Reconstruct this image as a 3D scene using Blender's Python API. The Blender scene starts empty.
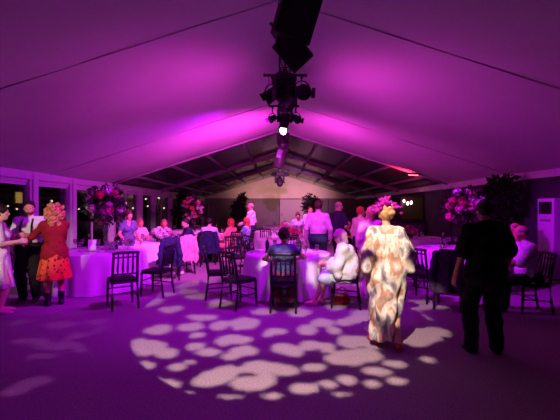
import bpy, bmesh, math, random
import numpy as np
from mathutils import Vector, Matrix

# ------------------------------------------------------------------ set-up
scene = bpy.context.scene
COL = scene.collection
PI = math.pi
def R(d): return math.radians(d)

# camera
cam_d = bpy.data.cameras.new('camera'); cam = bpy.data.objects.new('camera', cam_d); COL.objects.link(cam)
cam_d.sensor_width = 36.0; cam_d.lens = 371.0/560*36
cam.location = (0, 0, 1.6); cam.rotation_euler = (R(90-0.3), 0, 0)
cam_d.clip_start = 0.05; cam_d.clip_end = 300
scene.camera = cam

# world: night sky
w = bpy.data.worlds.new('night'); scene.world = w; w.use_nodes = True
w.node_tree.nodes['Background'].inputs[0].default_value = (0.010, 0.006, 0.014, 1)
w.node_tree.nodes['Background'].inputs[1].default_value = 0.35

# exposure
vs = scene.view_settings
vs.view_transform = 'Standard'; vs.look = 'None'; vs.gamma = 1; vs.use_curve_mapping = False
vs.exposure = 0.0
scene.cycles.use_denoising = True
scene.cycles.pixel_filter_width = 2.1
scene.cycles.max_bounces = 5
scene.cycles.diffuse_bounces = 3
scene.cycles.transparent_max_bounces = 12
scene.cycles.sample_clamp_indirect = 3.0
scene.cycles.caustics_reflective = False; scene.cycles.caustics_refractive = False

def aim(o, target):
    d = Vector(target) - o.location
    o.rotation_euler = d.to_track_quat('-Z', 'Y').to_euler()
def spot(name, loc, target, energy, color, size=60, blend=0.5, radius=0.06):
    d = bpy.data.lights.new(name, 'SPOT'); d.energy = energy; d.color = color
    d.spot_size = R(size); d.spot_blend = blend; d.shadow_soft_size = radius
    o = bpy.data.objects.new(name, d); COL.objects.link(o); o.location = loc; aim(o, target); return o
def point(name, loc, energy, color, radius=0.08):
    d = bpy.data.lights.new(name, 'POINT'); d.energy = energy; d.color = color; d.shadow_soft_size = radius
    o = bpy.data.objects.new(name, d); COL.objects.link(o); o.location = loc; return o

MAG = (0.95, 0.04, 0.76); VIO = (0.44, 0.0, 0.80); PNK = (1.0, 0.13, 0.85); WRM = (1.0, 0.76, 0.60)
# added ceiling wash: unseen uplights hung free below the rig, without fixtures
for wx, wy, wz, tx, ty, tz, we in ((-0.5, 6.6, 2.55, -3.6, 7.4, 4.0, 100), (0.60, 6.6, 2.55, 3.8, 7.4, 3.9, 110), (-0.5, 10.4, 2.55, -2.5, 12.6, 4.0, 600), (0.60, 10.4, 2.55, 2.8, 12.0, 3.9, 250)):
    spot('added_wash_light', (wx, wy, wz), (tx, ty, tz), we, MAG, 145, 1.0, 0.35)
# violet floor wash
spot('floor_wash_light', (0.1, 5.0, 3.9), (-0.7, 6.9, 0), 1350, VIO, 108, 0.8, 0.1)
spot('floor_wash_light', (-0.2, 9.4, 3.8), (-6.3, 10.5, 1.3), 1400, VIO, 80, 0.8, 0.1)
spot('floor_wash_light', (-0.2, 5.4, 3.9), (-3.8, 7.3, 0.4), 950, VIO, 46, 0.7, 0.1)
spot('floor_wash_light', (0.3, 6.0, 3.8), (4.3, 7.4, 0.8), 1700, VIO, 52, 0.8, 0.1)
spot('floor_wash_light', (-0.2, 2.2, 4.0), (-1.9, 4.3, 0), 170, VIO, 110, 0.9, 0.1)
# pink beams on the middle of the room
spot('pink_beam_light', (0.1, 10.6, 3.75), (0.1, 13.4, 0.8), 3000, PNK, 92, 0.7, 0.08)
spot('pink_beam_light', (0.3, 4.9, 4.0), (0.9, 8.6, 1.0), 2900, PNK, 50, 0.7, 0.08)
spot('pink_beam_light', (-0.2, 5.2, 4.0), (-2.6, 9.8, 0.8), 2600, PNK, 44, 0.7, 0.08)
# added unseen spot left of the camera, brightens the group by the windows
spot('added_side_spot', (-3.2, 1.2, 2.5), (-4.3, 6.1, 1.2), 620, (1.0, 0.70, 0.56), 22, 0.6, 0.05)
# warm floods that light the end gable
spot('gable_flood_light', (-2.4, 27.6, 2.3), (-0.8, 31, 3.4), 230, (1.0, 0.43, 0.40), 140, 0.9, 0.2)
spot('gable_flood_light', (2.4, 27.6, 2.3), (0.9, 31, 3.4), 310, (1.0, 0.48, 0.36), 140, 0.9, 0.2)
spot('pink_beam_light', (0.4, 13.4, 3.6), (1.0, 31, 1.2), 5200, (1.0, 0.22, 0.90), 28, 0.9, 0.08)
GOBO_P = Vector((0.0, 1.35, 4.10)); GOBO_T = Vector((0.25, 5.2, 0.0)); GOBO_E = 1700

# ------------------------------------------------------------------ materials
MATS = {}
def mat(name, col, rough=0.7, metal=0.0, emit=None, es=1.0, sheen=0.0, spec=0.5):
    if name in MATS: return MATS[name]
    m = bpy.data.materials.new(name); m.use_nodes = True
    b = m.node_tree.nodes['Principled BSDF']
    b.inputs['Base Color'].default_value = (*col, 1); b.inputs['Roughness'].default_value = rough
    b.inputs['Metallic'].default_value = metal; b.inputs['Specular IOR Level'].default_value = spec
    if sheen: b.inputs['Sheen Weight'].default_value = sheen
    if emit:
        b.inputs['Emission Color'].default_value = (*emit, 1); b.inputs['Emission Strength'].default_value = es
    MATS[name] = m; return m
def noisy(name, c1, c2, scale=8, rough=0.8, detail=4, bump=0.0, lo=0.35, hi=0.65, tex='noise', spec=0.3, mid=None):
    if name in MATS: return MATS[name]
    m = mat(name, c1, rough, spec=spec); nt = m.node_tree; N = nt.nodes; L = nt.links
    b = N['Principled BSDF']; tc = N.new('ShaderNodeTexCoord')
    if tex == 'noise':
        t = N.new('ShaderNodeTexNoise'); t.inputs['Scale'].default_value = scale; t.inputs['Detail'].default_value = detail
        out = t.outputs['Fac']
    else:
        t = N.new('ShaderNodeTexVoronoi'); t.inputs['Scale'].default_value = scale; out = t.outputs['Distance']
    r = N.new('ShaderNodeValToRGB'); r.color_ramp.elements[0].position = lo; r.color_ramp.elements[1].position = hi
    r.color_ramp.elements[0].color = (*c1, 1); r.color_ramp.elements[1].color = (*c2, 1)
    if mid:
        for p, c in mid:
            e = r.color_ramp.elements.new(p); e.color = (*c, 1)
    L.new(tc.outputs['Object'], t.inputs['Vector']); L.new(out, r.inputs['Fac']); L.new(r.outputs['Color'], b.inputs['Base Color'])
    if bump:
        bp = N.new('ShaderNodeBump'); bp.inputs['Strength'].default_value = bump; bp.inputs['Distance'].default_value = 0.01
        L.new(out, bp.inputs['Height']); L.new(bp.outputs['Normal'], b.inputs['Normal'])
    return m
def glassy(name, tint=(1, 1, 1), gloss=0.12, rough=0.03, milk=0.0):
    if name in MATS: return MATS[name]
    m = bpy.data.materials.new(name); m.use_nodes = True; nt = m.node_tree; N = nt.nodes; L = nt.links
    N.remove(N['Principled BSDF']); out = N['Material Output']
    t = N.new('ShaderNodeBsdfTransparent'); t.inputs[0].default_value = (*tint, 1)
    g = N.new('ShaderNodeBsdfGlossy'); g.inputs['Roughness'].default_value = rough
    f = N.new('ShaderNodeLayerWeight'); f.inputs[0].default_value = 0.25
    mx = N.new('ShaderNodeMixShader'); ma = N.new('ShaderNodeMath'); ma.operation = 'MULTIPLY_ADD'
    ma.inputs[1].default_value = 0.5; ma.inputs[2].default_value = gloss
    L.new(f.outputs['Fresnel'], ma.inputs[0]); L.new(ma.outputs[0], mx.inputs[0])
    L.new(t.outputs[0], mx.inputs[1]); L.new(g.outputs[0], mx.inputs[2]); L.new(mx.outputs[0], out.inputs[0])
    if milk:
        df = N.new('ShaderNodeBsdfDiffuse'); df.inputs[0].default_value = (0.5, 0.5, 0.5, 1); m2 = N.new('ShaderNodeMixShader'); m2.inputs[0].default_value = milk
        L.new(mx.outputs[0], m2.inputs[1]); L.new(df.outputs[0], m2.inputs[2]); L.new(m2.outputs[0], out.inputs[0])
    MATS[name] = m; return m

M_liner = noisy('liner_fabric', (0.62, 0.60, 0.60), (0.70, 0.68, 0.68), 0.6, 0.9, 3, 0.0)
M_carpet = noisy('mauve_grey_carpet', (0.23, 0.165, 0.215), (0.34, 0.25, 0.32), 60, 0.95, 3, 0.5)
M_black = mat('black_metal', (0.012, 0.012, 0.013), 0.45)
M_blackp = noisy('black_plastic', (0.010, 0.010, 0.011), (0.020, 0.020, 0.021), 40, 0.55)
M_chair = mat('black_lacquer', (0.010, 0.009, 0.010), 0.35)
M_pad = noisy('black_seat_pad', (0.012, 0.011, 0.012), (0.02, 0.018, 0.02), 30, 0.8)
M_white = mat('white_paint', (0.72, 0.72, 0.72), 0.5)
M_alu = noisy('white_aluminium', (0.60, 0.60, 0.62), (0.68, 0.68, 0.70), 3, 0.45)
M_grey = noisy('dull_aluminium', (0.22, 0.21, 0.22), (0.28, 0.27, 0.28), 3, 0.6)
M_cloth = noisy('white_table_linen', (0.74, 0.73, 0.72), (0.80, 0.79, 0.78), 5, 0.85)
M_glass = glassy('clear_glass', (0.92, 0.92, 0.93), 0.24)
M_pane = glassy('window_glass', (0.75, 0.75, 0.78), 0.03)
M_roofpane = glassy('clear_roof_sheet', (0.45, 0.45, 0.47), 0.05, 0.12, 0.16)
M_wood = noisy('plain_wood', (0.30, 0.18, 0.09), (0.38, 0.24, 0.13), 6, 0.6)
M_panel = noisy('gable_panel', (0.17, 0.13, 0.18), (0.20, 0.155, 0.205), 2, 0.8)
M_darkwall = noisy('dark_wall_lining', (0.05, 0.045, 0.055), (0.07, 0.065, 0.075), 2, 0.85)
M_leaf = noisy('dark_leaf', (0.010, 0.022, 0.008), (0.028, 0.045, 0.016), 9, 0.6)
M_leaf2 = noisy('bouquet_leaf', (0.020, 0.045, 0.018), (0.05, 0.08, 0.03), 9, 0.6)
M_bark = noisy('bark', (0.05, 0.03, 0.02), (0.09, 0.06, 0.04), 20, 0.9)
M_pot = mat('dark_planter', (0.02, 0.018, 0.018), 0.6)
M_paper = mat('white_card', (0.8, 0.8, 0.78), 0.7)
SK1 = noisy('fair_skin', (0.70, 0.40, 0.29), (0.74, 0.44, 0.33), 12, 0.55)
SK2 = noisy('ruddy_skin', (0.66, 0.30, 0.21), (0.70, 0.34, 0.25), 12, 0.55)

# ------------------------------------------------------------------ mesh helpers
def link(name, me, m, parent=None, smooth=False):
    if m is not None and len(me.materials) == 0: me.materials.append(m)
    if smooth: me.shade_smooth()
    o = bpy.data.objects.new(name, me); COL.objects.link(o)
    if parent is not None: o.parent = parent
    return o
def obj(name, bm, m, parent=None, smooth=False):
    me = bpy.data.meshes.new(name); bmesh.ops.recalc_face_normals(bm, faces=bm.faces); bm.to_mesh(me); bm.free()
    return link(name, me, m, parent, smooth)
def BM(): return bmesh.new()
def box(bm, c, s, rot=None, bevel=0.0):
    M = Matrix.Translation(c) @ (rot.to_4x4() if rot is not None else Matrix.Identity(4)) @ Matrix.Diagonal((*s, 1))
    r = bmesh.ops.create_cube(bm, size=1.0, matrix=M)
    if bevel:
        es = list({e for v in r['verts'] for e in v.link_edges})
        bmesh.ops.bevel(bm, geom=es, offset=bevel, segments=2, affect='EDGES', profile=0.5)
def bar(bm, a, b, r1, r2=None, seg=8, flat=None):
    a = Vector(a); b = Vector(b); d = b-a; r2 = r1 if r2 is None else r2
    M = Matrix.Translation((a+b)/2) @ d.to_track_quat('Z', 'Y').to_matrix().to_4x4()
    bmesh.ops.create_cone(bm, cap_ends=True, segments=seg, radius1=r1, radius2=r2, depth=d.length, matrix=M)
def ball(bm, c, r, sub=2, sc=(1, 1, 1)):
    M = Matrix.Translation(c) @ Matrix.Diagonal((*sc, 1))
    bmesh.ops.create_icosphere(bm, subdivisions=sub, radius=r, matrix=M)
def tube(bm, pts, r, seg=8):
    pts = [Vector(p) for p in pts]; rings = []
    for i, p in enumerate(pts):
        d = (pts[min(i+1, len(pts)-1)]-pts[max(i-1, 0)]).normalized()
        q = d.to_track_quat('Z', 'Y'); rr = r[i] if isinstance(r, (list, tuple)) else r
        rings.append([bm.verts.new(p + q @ Vector((rr*math.cos(2*PI*k/seg), rr*math.sin(2*PI*k/seg), 0))) for k in range(seg)])
    for a, b in zip(rings, rings[1:]):
        for k in range(seg): bm.faces.new((a[k], a[(k+1) % seg], b[(k+1) % seg], b[k]))
    bm.faces.new(rings[0][::-1]); bm.faces.new(rings[-1])
def lathe(bm, prof, seg=20, c=(0, 0, 0), f=None):
    rings = []; c = Vector(c)
    for i, (r, z) in enumerate(prof):
        ring = []
        for k in range(seg):
            a = 2*PI*k/seg; rr = r if f is None else f(r, z, a, i)
            ring.append(bm.verts.new(c + Vector((rr*math.cos(a), rr*math.sin(a), z))))
        rings.append(ring)
    for a, b in zip(rings, rings[1:]):
        for k in range(seg): bm.faces.new((a[k], a[(k+1) % seg], b[(k+1) % seg], b[k]))
    bm.faces.new(rings[0][::-1]); bm.faces.new(rings[-1])
def poly_prism(bm, pts2, y0, y1):
    a = [bm.verts.new((x, y0, z)) for x, z in pts2]; b = [bm.verts.new((x, y1, z)) for x, z in pts2]
    bm.faces.new(a); bm.faces.new(b[::-1]); n = len(a)
    for i in range(n): bm.faces.new((a[i], b[i], b[(i+1) % n], a[(i+1) % n]))

def thing(name, label, cat, loc=(0, 0, 0), rotz=0, group=None):
    o = bpy.data.objects.new(name, None); COL.objects.link(o); o.location = loc; o.rotation_euler = (0, 0, rotz)
    o.empty_display_size = 0.1
    return tag(o, label, cat, group)
def tag(o, label, cat, group=None):
    o['label'] = label; o['category'] = cat
    if group: o['group'] = group
    return o
def struct(name, bm, m, smooth=False):
    o = obj(name, bm, m, None, smooth); o['kind'] = 'structure'; return o
def dup(root, loc, rotz, label=None, group=None):
    r = root.copy(); COL.objects.link(r); r.location = loc; r.rotation_euler = (0, 0, rotz)
    if label: r['label'] = label
    if group: r['group'] = group
    for ch in list(root.children):
        c = ch.copy(); COL.objects.link(c); c.parent = r
        for g in ch.children:
            d = g.copy(); COL.objects.link(d); d.parent = c
    return r

# ------------------------------------------------------------------ the tent
W = 6.4; EAVE = 2.5; RIDGE = 4.55; SL = (RIDGE-EAVE)/W
FR = [0.3, 5.2, 10.1, 13.9, 19.5, 24.5, 30.0]; Y1 = 31.0; Y0 = -2.5
def roof(x): return RIDGE - SL*abs(x)

bm = BM(); box(bm, (0, (Y0+Y1)/2, -0.05), (2*W+0.4, Y1-Y0, 0.1)); struct('floor', bm, M_carpet)
bm = BM(); box(bm, (0, 14, -0.25), (90, 90, 0.2)); struct('ground', bm, mat('night_lawn', (0.01, 0.015, 0.008), 0.9))
# lined roof
bm = BM(); nx, ny = 64, 68; YA, YB = Y0, FR[3]; grid = []
for j in range(ny+1):
    y = YA + (YB-YA)*j/ny; row = []
    f0 = max([f for f in FR if f <= y+1e-6] + [Y0-2.4]); f1 = min([f for f in FR if f > y+1e-6] + [f0+5])
    t = (y-f0)/(f1-f0)
    for i in range(nx+1):
        x = -W + 2*W*i/nx; u = abs(x)/W
        z = roof(x) - 0.05*max(0.0, math.sin(PI*t))**0.8*(0.35+0.65*math.sin(PI*min(1, u))) - 0.02
        z += 0.010*math.sin(9*t*PI+3*x)*u*(1-u)*2 + 0.012*math.sin(2.2*x+1.1*y)
        row.append(bm.verts.new((x, y, z)))
    grid.append(row)
for j in range(ny):
    for i in range(nx): bm.faces.new((grid[j][i], grid[j][i+1], grid[j+1][i+1], grid[j+1][i]))
o = struct('ceiling', bm, M_liner, True)
sm = o.modifiers.new('thick', 'SOLIDIFY'); sm.thickness = 0.02; sm.offset = 1
# seams of the lining at each frame
k = 0
for y in FR[1:4]:
    for s in (-1, 1):
        k += 1; bm = BM()
        tube(bm, [(s*x, y, roof(x)-0.035) for x in (0.0, 1.6, 3.2, 4.8, 6.4)], 0.010 if y < 13 else 0.05, 8)
        struct('trim_%d' % k, bm, mat('seam_tape', (0.56, 0.54, 0.55), 0.9) if y < 13 else M_alu, True)
# rafters and purlins of the clear roof
for y in FR[4:]:
    for s in (-1, 1):
        k += 1; bm = BM()
        a = Vector((0, y, RIDGE-0.1)); b = Vector((s*W, y, EAVE-0.02)); d = b-a
        box(bm, (a+b)/2, (d.length, 0.12, 0.20), Matrix.Rotation(-math.atan2(d.z, d.x), 3, 'Y')); struct('trim_%d' % k, bm, M_grey)
for x in (-5.4, -4.1, -2.8, -1.4, 0, 1.4, 2.8, 4.1, 5.4):
    k += 1; bm = BM(); box(bm, (x, (FR[3]+Y1)/2, roof(x)-0.05), (0.09, Y1-FR[3], 0.10)); struct('trim_%d' % k, bm, M_grey)
for s in (-1, 1):
    k += 1; bm = BM()
    v = [bm.verts.new(p) for p in ((0, FR[3], RIDGE+0.04), (s*W, FR[3], EAVE+0.04), (s*W, Y1, EAVE+0.04), (0, Y1, RIDGE+0.04))]
    bm.faces.new(v); o = struct('ceiling_pane_%d' % (1 if s < 0 else 2), bm, M_roofpane)
    md = o.modifiers.new('thick', 'SOLIDIFY'); md.thickness = 0.006
# eave beams
for s in (-1, 1):
    k += 1; bm = BM(); box(bm, (s*(W-0.05), (Y0+Y1)/2, EAVE-0.07), (0.20, Y1-Y0, 0.22), None, 0.02); struct('trim_%d' % k, bm, M_alu)
# end gable: warm fabric triangle, panels below
PH = 2.33
bm = BM(); poly_prism(bm, [(-W, PH), (W, PH), (W, EAVE), (0, RIDGE), (-W, EAVE)], Y1-0.02, Y1+0.1)
struct('wall_gable', bm, noisy('gable_fabric', (0.60, 0.55, 0.50), (0.66, 0.61, 0.56), 1.5, 0.9))
bm = BM()
for x0, x1 in ((-W, -3.05), (-3.0, -0.05), (2.0, 4.0), (4.05, W)): box(bm, ((x0+x1)/2, Y1-0.02, PH/2), (x1-x0, 0.1, PH))
struct('wall_back', bm, M_panel)
bm = BM(); box(bm, (0.98, Y1-0.02, PH/2), (1.98, 0.08, PH)); d1 = struct('door_1', bm, mat('pink_lit_panel', (0.40, 0.32, 0.42), 0.6))  # panel built as a door; its lighter colour stands for pink light on it
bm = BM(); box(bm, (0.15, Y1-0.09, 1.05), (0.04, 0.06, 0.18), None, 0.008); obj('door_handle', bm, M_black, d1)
k += 1; bm = BM(); box(bm, (0, Y1-0.10, PH+0.03), (2*W, 0.10, 0.10)); struct('trim_%d' % k, bm, mat('gable_rail', (0.16, 0.12, 0.13), 0.6))
# rear wall behind the camera
bm = BM(); poly_prism(bm, [(-W, 0), (W, 0), (W, EAVE), (0, RIDGE), (-W, EAVE)], Y0-0.1, Y0); struct('wall_front', bm, M_darkwall)
# right wall
bm = BM(); box(bm, (W+0.06, (Y0+Y1)/2, EAVE/2), (0.12, Y1-Y0, EAVE)); struct('wall_right', bm, M_darkwall)
bm = BM(); box(bm, (W-0.015, (Y0+Y1)/2, 0.06), (0.03, Y1-Y0, 0.12)); struct('baseboard_right', bm, M_black)
for y in FR[1:6]:
    k += 1; bm = BM(); box(bm, (W-0.04, y, EAVE/2), (0.10, 0.16, EAVE)); struct('trim_%d' % k, bm, M_darkwall)
# left wall: columns, pelmet, panes
ZS = [2.6, 5.2, 7.4, 9.5, 11.3, 14.0, 16.8, 18.6, 21.4, 24.5, 27.5, 30.6]
for i, y in enumerate(ZS):
    k += 1; bm = BM(); wd = 0.34 if i in (3, 4, 6) else 0.26
    box(bm, (-W+0.02, y, EAVE/2), (0.20, wd, EAVE), None, 0.015); box(bm, (-W+0.14, y-0.02, EAVE/2), (0.06, wd*0.55, EAVE))
    struct('trim_%d' % k, bm, M_alu)
for i, (a, b) in enumerate(zip([Y0]+ZS, ZS+[Y1])):
    a2, b2 = a+0.13, b-0.13
    bm = BM(); box(bm, (-W-0.02, (a+b)/2, 1.12), (0.012, b2-a2+0.1, 2.24)); wo = struct('window_%d' % (i+1), bm, M_pane)
    bm = BM()
    for zz in (0.06, 2.22): box(bm, (-W-0.02, (a+b)/2, zz), (0.07, b2-a2+0.1, 0.08))
    for yy in (a2, b2): box(bm, (-W-0.02, yy, 1.12), (0.07, 0.06, 2.2))
    if b2-a2 > 2.1: box(bm, (-W-0.02, (a+b)/2, 1.12), (0.05, 0.05, 2.2))
    obj('window_frame', bm, M_alu, wo)
    bm = BM(); box(bm, (-W+0.0, (a+b)/2, 2.33), (0.10, b2-a2+0.1, 0.17), None, 0.01); obj('pelmet', bm, M_alu, wo)

# outside, seen through the panes
b0 = thing('building', 'dark house outside beyond the lawn with one yellow lit window', 'building', (-17.5, 26, -0.15))
bm = BM(); box(bm, (-1.5, 0, 2.2), (3, 12, 4.4)); obj('wall', bm, mat('house_wall', (0.03, 0.03, 0.03), 0.9), b0)
bm = BM(); poly_prism(bm, [(-3.3, 4.3), (0.4, 4.3), (-1.5, 6.0)], -6.3, 6.3); obj('roof', bm, mat('house_roof', (0.02, 0.015, 0.015), 0.9), b0)
M_lit = mat('lit_window', (0.8, 0.5, 0.1), 0.6, emit=(1.0, 0.62, 0.10), es=0.75)
bm = BM(); box(bm, (0.02, -1.2, 2.45), (0.06, 0.75, 0.85)); wf = obj('window', bm, M_black, b0)
bm = BM(); box(bm, (0.06, -1.2, 2.45), (0.03, 0.62, 0.72)); obj('pane', bm, M_lit, wf)
M_bulb = mat('warm_bulb', (1, 0.8, 0.5), 0.4, emit=(1.0, 0.78, 0.42), es=3.5)
bulb_me = None
random.seed(4)
for px, py in ((8, 206), (17, 209), (64, 206), (70, 208), (79, 209), (120, 197), (126, 203), (121, 209), (133, 208), (146, 199), (148, 206), (159, 198), (164, 208), (52, 201), (86, 205), (112, 206)):
    Y = random.uniform(15, 24) if px > 40 else 12.5
    X = (px-280)/371*Y
    if X > -8.2: Y = 8.6*371/(280-px); X = -8.6
    Z = 1.6 + (208-py)/371*Y
    rr = 0.012*Y/8
    t = thing('garden_light', 'tiny warm bulb glowing outside the left windows in the dark', 'light', (X, Y, 0-0.15), 0, 'garden bulbs outside the left windows')
    bm = BM(); ball(bm, (0, 0, Z+0.15), rr*1.6, 2); obj('bulb', bm, M_bulb, t, True)
    bm = BM(); bar(bm, (0, 0, 0), (0, 0, Z+0.15-rr), 0.012); box(bm, (0, 0, 0.01), (0.12, 0.12, 0.02)); obj('post', bm, M_black, t)

# ------------------------------------------------------------------ lighting rig along the ridge
def par_can(loc, target, label, r=0.10, lens=None, hang=None, name='par_can'):
    t = thing(name, label, 'stage light', loc, 0, 'stage lights on the ridge')
    d = (Vector(target)-Vector(loc)).normalized(); q = d.to_track_quat('Z', 'Y').to_matrix()
    def P(x, y, z): return q @ Vector((x, y, z))
    bm = BM(); prof = [(r*0.45, -r*1.5), (r*0.8, -r*1.3), (r*0.95, -r*0.6), (r, r*0.9), (r*1.08, r*0.95), (r*1.08, r*1.05), (r*0.9, r*1.05), (r*0.88, r*0.5)]
    lathe(bm, prof, 20); bm.transform(q.to_4x4()); obj('housing', bm, M_blackp, t, True)
    bm = BM(); lathe(bm, [(0.001, r*0.6), (r*0.5, r*0.64), (r*0.86, r*0.60), (r*0.86, r*0.55), (0.001, r*0.53)], 20); bm.transform(q.to_4x4())
    obj('lens', bm, lens or mat('dark_lens', (0.05, 0.02, 0.06), 0.1), t, True)
    bm = BM(); h = hang if hang else 0.3
    pts = [(s*math.cos(a)*r*1.25, 0, 0.0 + math.sin(a)*r*1.6) for s in (1,) for a in [PI*i/10 for i in range(11)]]
    tube(bm, pts, 0.012, 6); obj('yoke', bm, M_black, t, True)
    bm = BM(); bar(bm, (0, 0, r*1.6), (0, 0, h), 0.012); box(bm, (0, 0, h-0.03), (0.05, 0.06, 0.07), None, 0.008); obj('clamp', bm, M_black, t)
    for s in (-1, 1):
        bm = BM(); box(bm, P(s*r*1.25, 0, r*1.3), (r*0.6, r*1.3, 0.006), q @ Matrix.Rotation(-s*0.9, 3, 'Y')); obj('barn_door', bm, M_black, t)
    return t
def moving_head(loc, label, s=1.0, yaw=0, tilt=0.4, lit=None):
    t = thing('moving_head', label, 'stage light', loc, yaw, 'stage lights on the ridge')
    bm = BM(); box(bm, (0, 0, -0.05*s), (0.30*s, 0.26*s, 0.12*s), None, 0.02*s); obj('base', bm, M_blackp, t)
    bm = BM()
    for sx in (-1, 1): box(bm, (sx*0.15*s, 0, -0.24*s), (0.05*s, 0.13*s, 0.30*s), None, 0.015*s)
    box(bm, (0, 0, -0.12*s), (0.32*s, 0.14*s, 0.05*s), None, 0.015*s); obj('yoke', bm, M_blackp, t)
    bm = BM(); lathe(bm, [(0.05*s, -0.17*s), (0.10*s, -0.15*s), (0.12*s, -0.02*s), (0.11*s, 0.10*s), (0.095*s, 0.16*s), (0.08*s, 0.16*s)], 20)
    bm.transform(Matrix.Translation((0, 0, -0.33*s)) @ Matrix.Rotation(PI-tilt, 4, 'X')); obj('head', bm, M_blackp, t, True)
    bm = BM(); lathe(bm, [(0.001, 0.165*s), (0.082*s, 0.163*s), (0.082*s, 0.15*s), (0.001, 0.15*s)], 20)
    bm.transform(Matrix.Translation((0, 0, -0.33*s)) @ Matrix.Rotation(PI-tilt, 4, 'X')); obj('lens', bm, lit or mat('dark_lens', (0.05, 0.02, 0.06), 0.1), t, True)
    bm = BM(); bar(bm, (0, 0, 0.0), (0, 0, 0.12*s), 0.02*s); obj('clamp', bm, M_black, t)
    return t
def lamp_bar(loc, length, label):
    t = thing('lamp_bar', label, 'lighting bar', loc, 0, 'lamp bars under the ridge')
    bm = BM(); bar(bm, (-length/2, 0, 0), (length/2, 0, 0), 0.024, seg=12)
    for s in (-1, 1): bar(bm, (s*length/2-0.01*s, 0, 0), (s*length/2+0.02*s, 0, 0), 0.034, seg=12)
    obj('pipe', bm, M_black, t, True)
    bm = BM(); bar(bm, (0, 0, 0), (0, 0, RIDGE-0.06-loc[2]), 0.02); box(bm, (0, 0, 0.03), (0.10, 0.10, 0.09), None, 0.01); obj('drop_rod', bm, M_black, t)
    for s in (-1, 1):
        bm = BM(); bar(bm, (s*length*0.40, 0, 0), (s*length*0.40, 0, -0.16), 0.006)
        tube(bm, [(s*length*0.40, 0, -0.16), (s*length*0.44, 0.03, -0.22), (s*length*0.38, 0.02, -0.30)], 0.006, 6); obj('cable', bm, M_black, t)
    return t
M_hot = mat('hot_lens', (1, 1, 1), 0.3, emit=(1.0, 0.75, 1.0), es=9)
M_violens = mat('violet_lens', (0.22, 0.04, 0.30), 0.3, emit=(0.50, 0.05, 0.70), es=0.35)
# ridge duct/truss the lamps hang from
t = thing('ridge_truss', 'thin black truss running along the ridge above the lamps', 'truss', (0.1, 0, 4.36))
for zx in (-0.11, 0.11):
    bm = BM(); bar(bm, (zx, 0.5, 0), (zx, 14.4, 0), 0.018, seg=8); obj('chord', bm, M_black, t, True)
bm = BM(); bar(bm, (0, 0.5, -0.16), (0, 14.4, -0.16), 0.018, seg=8); obj('chord', bm, M_black, t, True)
bm = BM()
yy = 0.5
while yy < 14.2:
    for zx in (-0.11, 0.11): bar(bm, (zx, yy, 0), (0, yy+0.2, -0.16), 0.008, seg=6); bar(bm, (0, yy+0.2, -0.16), (zx, yy+0.4, 0), 0.008, seg=6)
    bar(bm, (-0.11, yy, 0), (0.11, yy, 0), 0.008, seg=6); yy += 0.4
obj('lacing', bm, M_black, t)
bm = BM()
for y in FR[:4]: bar(bm, (0, y+0.05, 0), (0, y+0.05, 0.12), 0.015)
obj('hanger', bm, M_black, t)

# loudspeakers at the front of the rig
def speaker(loc, rot, s, label):
    t = thing('loudspeaker', label, 'loudspeaker', loc, 0, 'loudspeakers hung under the ridge'); t.rotation_euler = rot
    w1, w2, d, h = 0.25*s, 0.13*s, 0.40*s, 0.66*s
    bm = BM(); a = [bm.verts.new((x, y, -h/2)) for x, y in ((-w1, -d/2), (w1, -d/2), (w1, 0), (w2, d/2), (-w2, d/2), (-w1, 0))]
    b = [bm.verts.new((v.co.x, v.co.y, h/2)) for v in a]; bm.faces.new(a[::-1]); bm.faces.new(b)
    for i in range(6): bm.faces.new((a[i], a[(i+1) % 6], b[(i+1) % 6], b[i]))
    bmesh.ops.bevel(bm, geom=list(bm.edges), offset=0.012, segments=2, affect='EDGES', profile=0.5); obj('cabinet', bm, M_blackp, t)
    bm = BM(); box(bm, (0, -d/2-0.008, 0), (2*w1-0.05, 0.02, h-0.06), None, 0.006); obj('grille', bm, noisy('speaker_grille', (0.008, 0.008, 0.008), (0.03, 0.03, 0.03), 150, 0.5), t)
    for sx in (-1, 1):
        bm = BM(); box(bm, (sx*(w1+0.005), -0.06*s, 0.05*s), (0.012, 0.10*s, 0.06*s), None, 0.004); obj('handle', bm, mat('grey_metal', (0.2, 0.2, 0.21), 0.4), t)
    bm = BM(); bar(bm, (0, 0, h/2), (0, 0, h/2+0.22), 0.018); box(bm, (0, 0, h/2+0.01), (0.3*s, 0.05, 0.02)); obj('bracket', bm, M_black, t)
    return t
speaker((0.19, 4.75, 4.07), (R(16), R(12), R(22)), 0.98, 'upper large black loudspeaker hanging under the ridge nearest the camera')
speaker((0.17, 4.85, 3.66), (R(38), R(-34), R(-28)), 0.66, 'smaller black wedge loudspeaker hanging just below the largest loudspeaker')
# lamps on the bars
lamp_bar((0.10, 7.2, 4.17), 0.80, 'near black lamp bar across the ridge behind the loudspeakers')
par_can((-0.15, 7.2, 3.80), (-1.6, 7.6, 2.9), 'black stage lamp on left end of the near lamp bar', 0.125, M_violens, 0.37)
par_can((0.42, 7.2, 3.84), (1.0, 5.0, 3.2), 'black stage lamp on right end of the near lamp bar', 0.14, None, 0.33)
moving_head((0.08, 7.0, 4.10), 'black moving head lamp in the middle of the near lamp bar', 1.25, 0.5, 0.8)
moving_head((0.16, 7.75, 4.12), 'black moving head lamp hanging just behind the near lamp bar', 1.15, -0.6, 1.0)
lamp_bar((0.10, 9.4, 4.18), 0.72, 'second black lamp bar across the ridge further back')
par_can((-0.19, 9.4, 3.86), (-1.2, 8.0, 3.0), 'small black stage lamp on left end of the second lamp bar', 0.085, None, 0.32)
par_can((0.40, 9.4, 3.86), (1.4, 8.0, 3.0), 'small black stage lamp on right end of the second lamp bar', 0.10, None, 0.32)
moving_head((0.12, 9.35, 4.18), 'black moving head lamp in the middle of the second lamp bar', 1.1, 0.2, -0.7)
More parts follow.
